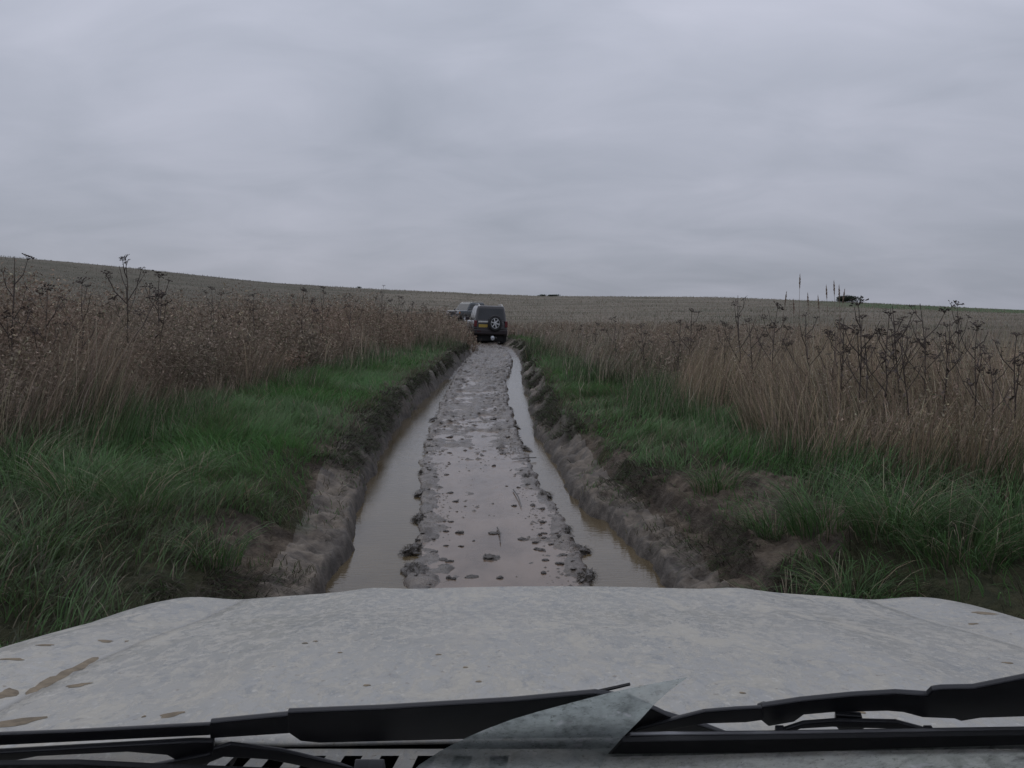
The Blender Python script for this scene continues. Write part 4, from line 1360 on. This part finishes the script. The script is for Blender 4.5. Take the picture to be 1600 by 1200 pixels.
def umbellifer(px, row, d, label=None, thin=1.0):
    left = px < 760
    while True:                       # stand it among the weeds, not on the mown verge
        top = at_y(px, row, d)
        if (top.x < float(WL(d)) - 0.35) if left else (top.x > float(WR(d)) + 0.3):
            break
        d += 0.25
        if d > 60:
            return
    gz = float(ground(np.array([top.x]), np.array([d]))[0][0])
    h = top.z - gz
    if h < 0.3:
        return
    t = empty('dead_umbellifer', (top.x, d, gz - 0.02), random.uniform(0, 6.28))
    w = (0.55 + 0.45 * h) * random.uniform(0.75, 1.05) * thin
    t.scale = (w, w, h)
    t.rotation_euler = (random.uniform(-.07, .07), random.uniform(-.07, .07), random.uniform(0, 6.28))
    tag(t, label or U_LAB[0 if left else 1], 'plant', 'dead umbellifers among the weeds')
    me, spots = random.choice(PV)
    link(bpy.data.objects.new('stem', me), t)
    for p, s in spots:
        if random.random() < 0.22:
            continue
        u = bpy.data.objects.new('umbel', random.choice(UMB))
        u.location = p
        s *= random.uniform(0.6, 1.05)
        u.scale = (s, s, s * w / max(h, .5) * random.uniform(0.7, 1.3))
        u.rotation_euler = (random.uniform(-.5, .5), random.uniform(-.5, .5), random.uniform(0, 6))
        link(u, t)
umbellifer(1160, 459, 8.6, 'widest-branched dead umbellifer breaking the skyline over the dry grass')
umbellifer(195, 402, 9.0, 'tallest dead umbellifer, its top standing against the sky above the dark weeds')
for a in [(1082, 486, 10), (1205, 478, 9.2), (1345, 474, 8.2), (1385, 490, 8.0), (1412, 473, 8.4), (1455, 470, 8.6), (1502, 474, 8.9), (1480, 498, 7.9), (1318, 496, 8.3), (1592, 522, 6.6), (1530, 508, 7.6), (1010, 508, 12), (905, 503, 17), (962, 496, 13.5), (1270, 490, 9.5), (1130, 507, 9.6), (1560, 548, 7.0), (1360, 524, 7.4), (1430, 518, 7.6), (1060, 503, 11), (930, 505, 15), (1180, 500, 9), (1300, 510, 9), (1400, 505, 9),
          (4, 397, 6.6), (592, 446, 17), (505, 448, 14.5), (470, 453, 13.2), (620, 464, 21), (245, 432, 8.2), (335, 450, 10), (118, 440, 7.6), (60, 450, 7.0), (400, 462, 11.5), (665, 472, 27), (545, 460, 16), (640, 472, 24)]:
    umbellifer(*a)

# tall grass stalks with seed heads against the sky
def seed_stalk(px, row, d, lean=0.0):
    top = at_y(px, row, d)
    x0 = top.x + lean
    gz = float(ground(np.array([x0]), np.array([d]))[0][0])
    h = top.z - gz
    t = empty('seeding_grass_stalk', (x0, d, gz))
    tag(t, 'tallest grass stalk, its seed head alone high against the sky' if row < 435 else 'thin grass stalk with a brown seed head against the sky', 'grass stalk', 'tall seeding grass stalks')
    bm = bmesh.new()
    P = [Vector((-lean * (k / 5) ** 2, 0, h * k / 5)) for k in range(6)]
    add_tube(bm, P, [0.0024, 0.0022, 0.002, 0.0016, 0.0014, 0.0011], 4)
    from_bm('stem', bm, M_seed, t)
    bm = bmesh.new()
    p, q = P[5], P[4]
    dr = (p - q).normalized()
    for k in range(16):
        c = p - dr * (0.12 * k / 16)
        r = 0.0055 * math.sin(math.pi * (k + 1.5) / 18)
        a = k * 2.4
        m = Matrix.Translation(c + Vector((math.cos(a), math.sin(a), 0)) * r * .6) @ Matrix.Diagonal((r * .8, r * .8, 0.011, 1))
        bmesh.ops.create_icosphere(bm, subdivisions=1, radius=1.0, matrix=m)
    from_bm('seed_head', bm, M_seed, t)
for a in [(1250, 429, 7.4, 0), (1303, 439, 7.3, .05), (1311, 446, 7.2, .04), (1291, 446, 7.6, .06), (1229, 456, 7.5, -.08), (1320, 452, 7.4, -.1), (1262, 458, 7.6, .05), (1278, 462, 7.5, .08), (1240, 468, 7.4, .03)]:
    seed_stalk(*a)
# bleached forked stalks on the verge
def pale_stalk(px, row, d, h):
    b = at_y(px, row, d)
    gz = float(ground(np.array([b.x]), np.array([d]))[0][0])
    bm = bmesh.new()
    rd = random.Random(px)
    P = [Vector((0, 0, -0.02))]
    for k in range(5):
        P.append(P[-1] + Vector((rd.uniform(-.035, .035), rd.uniform(-.02, .02), h / 5)))
    add_tube(bm, P, [0.005, 0.005, 0.0045, 0.004, 0.003, 0.002], 5)
    add_tube(bm, [P[2], P[2] + Vector((.05, 0, h * .18)), P[2] + Vector((.045, 0, h * .42))], [0.004, 0.003, 0.0015], 4)
    o = from_bm('bleached_stalk', bm, M_pale, None)
    o.location = (b.x, d, gz)
    tag(o, 'pale bleached forked stalk standing in the green verge grass', 'plant', 'bleached stalks on the verge')
for a in [(1078, 600, 10.5, 0.55), (905, 600, 13, 0.5), (885, 560, 17, 0.5), (1203, 600, 9.2, 0.6), (990, 575, 13.5, 0.5)]:
    pale_stalk(*a)

# tussocks of long grass
def tussock(px, row, r, n, ln, lab):
    n = int(n * 0.95)
    c = on_z(px, row, 0.42)
    gz = float(ground(np.array([c.x]), np.array([c.y]))[0][0])
    vg = Veg()
    a = rng.uniform(0, 2 * np.pi, n)
    rad = r * np.sqrt(rng.random(n))
    P = np.stack([np.cos(a) * rad, np.sin(a) * rad, np.full(n, -0.02)], -1)
    col = vary((0.058, 0.108, 0.038), n, 0.45)
    dead = rng.random(n) < 0.14
    col[dead] = vary((0.22, 0.19, 0.13), int(dead.sum()))
    vg.blades(P, a + rng.normal(0, .5, n), 0.82 * ln * rng.uniform(0.45, 1.2, n), np.abs(rng.normal(0.12, 0.15, n)), rng.uniform(0.003, 0.0065, n), col, 1.55, 5, col * 1.25)
    o = attr_mesh('grass_tussock', vg, M_green)
    o.location = (c.x, c.y, gz)
    tag(o, lab, 'grass tussock', 'long grass tussocks on the verges')
TL = ('tussock of long arching green blades on the verge by the wider rut', 'tussock of long arching green blades on the verge by the stepped bank')
for a in [(120, 790, .22, 420, .75), (215, 800, .2, 340, .62), (30, 760, .22, 400, .75), (300, 740, .2, 300, .5), (1290, 820, .22, 380, .62), (1400, 850, .22, 420, .66), (1210, 800, .17, 260, .45), (1235, 905, .16, 240, .40), (1500, 880, .22, 380, .62), (1330, 900, .16, 260, .42), (1120, 745, .18, 280, .42), (60, 870, .22, 340, .55), (330, 850, .16, 220, .4), (1590, 860, .22, 380, .7)]:
    tussock(*a, TL[0 if a[0] < 760 else 1])

# ------------------------------------------------------------------ clods and turf on the mud
M_clod = None
m_, nt_, p_ = mat('mud_clod')
f_ = noise_node(nt_, 22.0, 5, 0.65, obj_vec(nt_))
L(nt_, ramp_node(nt_, f_, [(0.35, (0.035, 0.029, 0.025)), (0.7, (0.095, 0.080, 0.068))]), p_.inputs['Base Color'])
p_.inputs['Roughness'].default_value = 0.45
bump_node(nt_, f_, 0.8, 0.01, p_)
M_clod = m_
def clod_mesh(seed, turf=False):
    rd = random.Random(seed)
    bm = bmesh.new()
    bmesh.ops.create_icosphere(bm, subdivisions=3, radius=1.0)
    from mathutils import noise as mn
    k = [Vector((rd.uniform(-1, 1), rd.uniform(-1, 1), rd.uniform(-1, 1))).normalized() for _ in range(9)]
    w = [rd.uniform(-0.30, 0.34) for _ in k]
    for v in bm.verts:
        n = v.co.normalized()
        s = 1 + sum(wi * max(0, n.dot(ki)) ** 3 for ki, wi in zip(k, w)) + rd.uniform(-.05, .05) + 0.55 * mn.fractal(n * 1.9 + Vector((seed * 3.1, 0, 0)), 0.8, 2.0, 4)
        v.co = n * max(0.25, s)
    me = bpy.data.meshes.new('clod')
    bm.to_mesh(me); bm.free()
    me.materials.append(M_clod)
    return me
CM = [clod_mesh(i) for i in range(7)]
def clod(px, row, wpx, hpx, z=0.018, name='mud_clod', label='dark wet mud clod lying on the liquid mud', cat='mud clod', group='mud clods on the track'):
    c = on_z(px, row, z)
    s = c.y / F_PX * 0.5
    o = bpy.data.objects.new(name, random.choice(CM))
    o.location = (c.x, c.y, c.z)
    o.scale = (wpx * s * 0.95, wpx * s * random.uniform(0.8, 1.5), hpx * s * 0.62)
    o.rotation_euler = (random.uniform(-.2, .2), random.uniform(-.2, .2), random.uniform(-.5, .5))
    link(o)
    tag(o, label, cat, group)
    return o
for a in [(768, 872, 26, 14), (850, 895, 10, 6), (817, 843, 16, 7), (702, 683, 10, 5), (712, 676, 8, 4), (722, 686, 5, 3), (708, 648, 14, 6), (772, 728, 8, 7), (753, 712, 8, 3), (775, 833, 18, 4), (678, 862, 14, 5), (692, 875, 12, 5), (703, 770, 12, 5), (711, 783, 10, 4), (803, 790, 8, 5), (846, 795, 10, 6), (832, 790, 10, 6), (848, 816, 10, 7), (838, 858, 9, 7), (875, 880, 12, 6), (697, 830, 8, 6), (705, 815, 9, 4), (778, 700, 9, 6), (738, 902, 18, 4), (780, 903, 12, 6), (720, 853, 9, 3), (862, 850, 10, 4), (740, 845, 5, 3), (690, 662, 8, 4), (735, 660, 9, 3), (770, 655, 10, 4)]:
    clod(*a, label='largest mud clod, lying in the middle of the liquid mud' if a[:2] == (768, 872) else 'dark wet mud clod lying on the liquid mud')
rd = random.Random(5)
for i in range(110):
    y = 5.6 + 16 * rd.random() ** 1.4
    rl, rr_ = float(RL(y)), float(RR(y))
    t = rd.random()
    t = t * 0.28 if rd.random() < 0.5 else 1 - t * 0.30
    x = rl + (rr_ - rl) * t
    o = bpy.data.objects.new('mud_clod', rd.choice(CM))
    s = rd.uniform(0.007, 0.022)
    o.location = (x, y, max(0.018, float(ground(np.array([x]), np.array([y]))[0][0])))
    o.scale = (s * rd.uniform(1, 1.8), s * rd.uniform(0.8, 1.4), s * rd.uniform(0.35, 0.6))
    o.rotation_euler = (0, 0, rd.uniform(0, 6))
    link(o)
    tag(o, 'dark wet mud clod lying on the liquid mud', 'mud clod', 'mud clods on the track')
# torn turf hanging at the rims of the ridge
def turf(px, row, wpx, lpx, hgt):
    c = on_z(px, row, 0.0)
    s = c.y / F_PX
    t = empty('turf_clump', (c.x, c.y, 0.0), random.uniform(-.3, .3))
    tag(t, 'dark torn turf clump with root fibres on the rim of the ridge', 'turf clump', 'torn turf clumps along the ridge')
    body = bpy.data.objects.new('soil_lump', random.choice(CM))
    hgt *= 0.7
    body.scale = (wpx * s * .5, lpx * .5, hgt)
    link(body, t)
    vg = Veg()
    n = int(160 + 500 * lpx)
    a = rng.uniform(0, 2 * np.pi, n)
    q = np.sqrt(rng.random(n))
    P = np.stack([np.cos(a) * q * wpx * s * .5, np.sin(a) * q * lpx * .5, hgt * np.sqrt(np.maximum(0, 1 - q * q)) * 0.9], -1)
    vg.blades(P, a + rng.normal(0, 1, n), rng.uniform(0.02, 0.075, n), rng.uniform(0.8, 1.6, n), rng.uniform(0.0025, 0.005, n), vary((0.040, 0.034, 0.026), n, 0.5), 1.5, 2)
    attr_mesh('root_fibres', vg, M_dry, t)
for a in [(650, 895, 34, .34, .055), (643, 862, 24, .28, .06), (660, 772, 16, .3, .05), (662, 740, 12, .28, .05), (672, 700, 11, .5, .05), (915, 905, 24, .34, .045), (905, 862, 30, .16, .05), (826, 746, 20, .24, .05), (815, 700, 12, .5, .05), (800, 665, 10, .7, .05), (655, 812, 14, .3, .05), (882, 830, 14, .3, .04), (852, 775, 16, .25, .045), (682, 655, 9, .6, .05), (795, 640, 9, .8, .05)]:
    turf(*a)
# crumbs of mud too small to pick apart
def crumbs(n, y0, y1, smin, smax, edge, power):
    y = y0 + (y1 - y0) * rng.random(n) ** power
    rl, rr_ = RL(y), RR(y)
    t = rng.random(n)
    e = rng.random(n) < edge
    t = np.where(e, np.where(rng.random(n) < 0.5, t * 0.22, 1 - t * 0.24), t)
    x = rl + (rr_ - rl) * t
    keep = fbm(x * 2.5, y * 1.6, 101, 3) > -0.25 + 0.35 * (~e)
    x, y = x[keep], y[keep]
    n = len(x)
    z = np.maximum(ground(x, y)[0], 0.017)
    s = smin + (smax - smin) * rng.random(n) ** 2.2
    a = rng.uniform(0, 6.28, n)
    V = []
    for k in range(5):
        q = a + k * 2 * np.pi / 5
        r = s * rng.uniform(0.6, 1.5, n)
        V.append(np.stack([x + np.cos(q) * r * 1.35, y + np.sin(q) * r, z - 0.003], -1))
    V.append(np.stack([x + rng.normal(0, .3, n) * s, y + rng.normal(0, .3, n) * s, z + s * rng.uniform(0.25, 0.75, n)], -1))
    V = np.stack(V, 1).reshape(-1, 3)
    b = np.arange(n)[:, None] * 6
    return V, np.concatenate([b + np.array([[k, (k + 1) % 5, 5]]) for k in range(5)])
cv, cf, off = [], [], 0
for args in ((1300, 5.2, 12, 0.004, 0.020, 0.65, 1.0), (1700, 10, 24, 0.008, 0.040, 0.4, 1.0), (1500, 20, 44, 0.015, 0.07, 0.3, 1.0)):
    V, Fq = crumbs(*args)
    cv.append(V); cf.append(Fq + off); off += len(V)
tag(big_mesh('mud_crumbs', np.concatenate(cv), [np.concatenate(cf)], M_clod), 'small crumbs of churned mud scattered over the track', kind='stuff')
# sticks lying in the mud
for px, row, px2, row2 in ((777, 824, 782, 848), (802, 765, 815, 792), (700, 648, 735, 657), (838, 715, 800, 718)):
    a, b = on_z(px, row, 0.03), on_z(px2, row2, 0.03)
    bm = bmesh.new()
    m = (a + b) / 2 + Vector((0.01, 0, 0.008))
    add_tube(bm, [(0, 0, 0), m - a, b - a], [0.006, 0.005, 0.003], 5)
    o = from_bm('twig', bm, M_clod, None)
    o.location = a
    tag(o, 'thin dark twig lying flat in the liquid mud', 'twig', 'twigs on the track')

# ------------------------------------------------------------------ bushes on the skyline
def bush(px, row, wpx, hpx, d, lab):
    b = at_y(px, row, d)
    gz = float(ground(np.array([b.x]), np.array([d]))[0][0])
    W, H = wpx / F_PX * d, hpx / F_PX * d
    z0 = min(gz, b.z)
    t = empty('bush', (b.x, d, z0 - 0.1))
    tag(t, lab, 'bush', 'bushes on the skyline')
    n = int(700 + 90 * W * H * 3)
    lob = [(rng.uniform(-.33, .33), rng.uniform(-.3, .3), rng.uniform(0.35, 0.62), rng.uniform(.22, .36)) for _ in range(8)]
    k = rng.integers(0, 8, n)
    lo = np.array(lob)[k]
    v = rng.normal(size=(n, 3)); v /= np.linalg.norm(v, axis=1, keepdims=True)
    v *= (rng.random((n, 1)) ** 0.35)
    P = lo[:, :3] + v * lo[:, 3:4]
    P[:, 2] = np.maximum(P[:, 2], 0.02)
    P = P * np.array([W, W, H * 1.05])
    vg = Veg()
    vg.leaves(P, W * rng.uniform(0.035, 0.07, n), vary((0.030, 0.042, 0.026), n, 0.4), 0.0, 0.5)
    attr_mesh('crown', vg, M_green, t)
    bm = bmesh.new()
    for s in (-1, 0, 1):
        add_tube(bm, [(s * W * .05, 0, 0), (s * W * .16, 0.1 * W, H * .35), (s * W * .24, 0, H * .75)], [W * .02, W * .014, W * .006], 5)
    from_bm('trunk', bm, M_stalk, t)
bush(1325, 468, 31, 13, 235, 'large dark rounded bush standing alone on the skyline')
bush(846, 459, 14, 4, 250, 'small low bush on the skyline where the track climbs')
bush(866, 459, 20, 4, 250, 'long low bush on the skyline beside a smaller one')
bush(561, 449, 9, 4, 250, 'tiny dark bush on the skyline above the tall weeds')
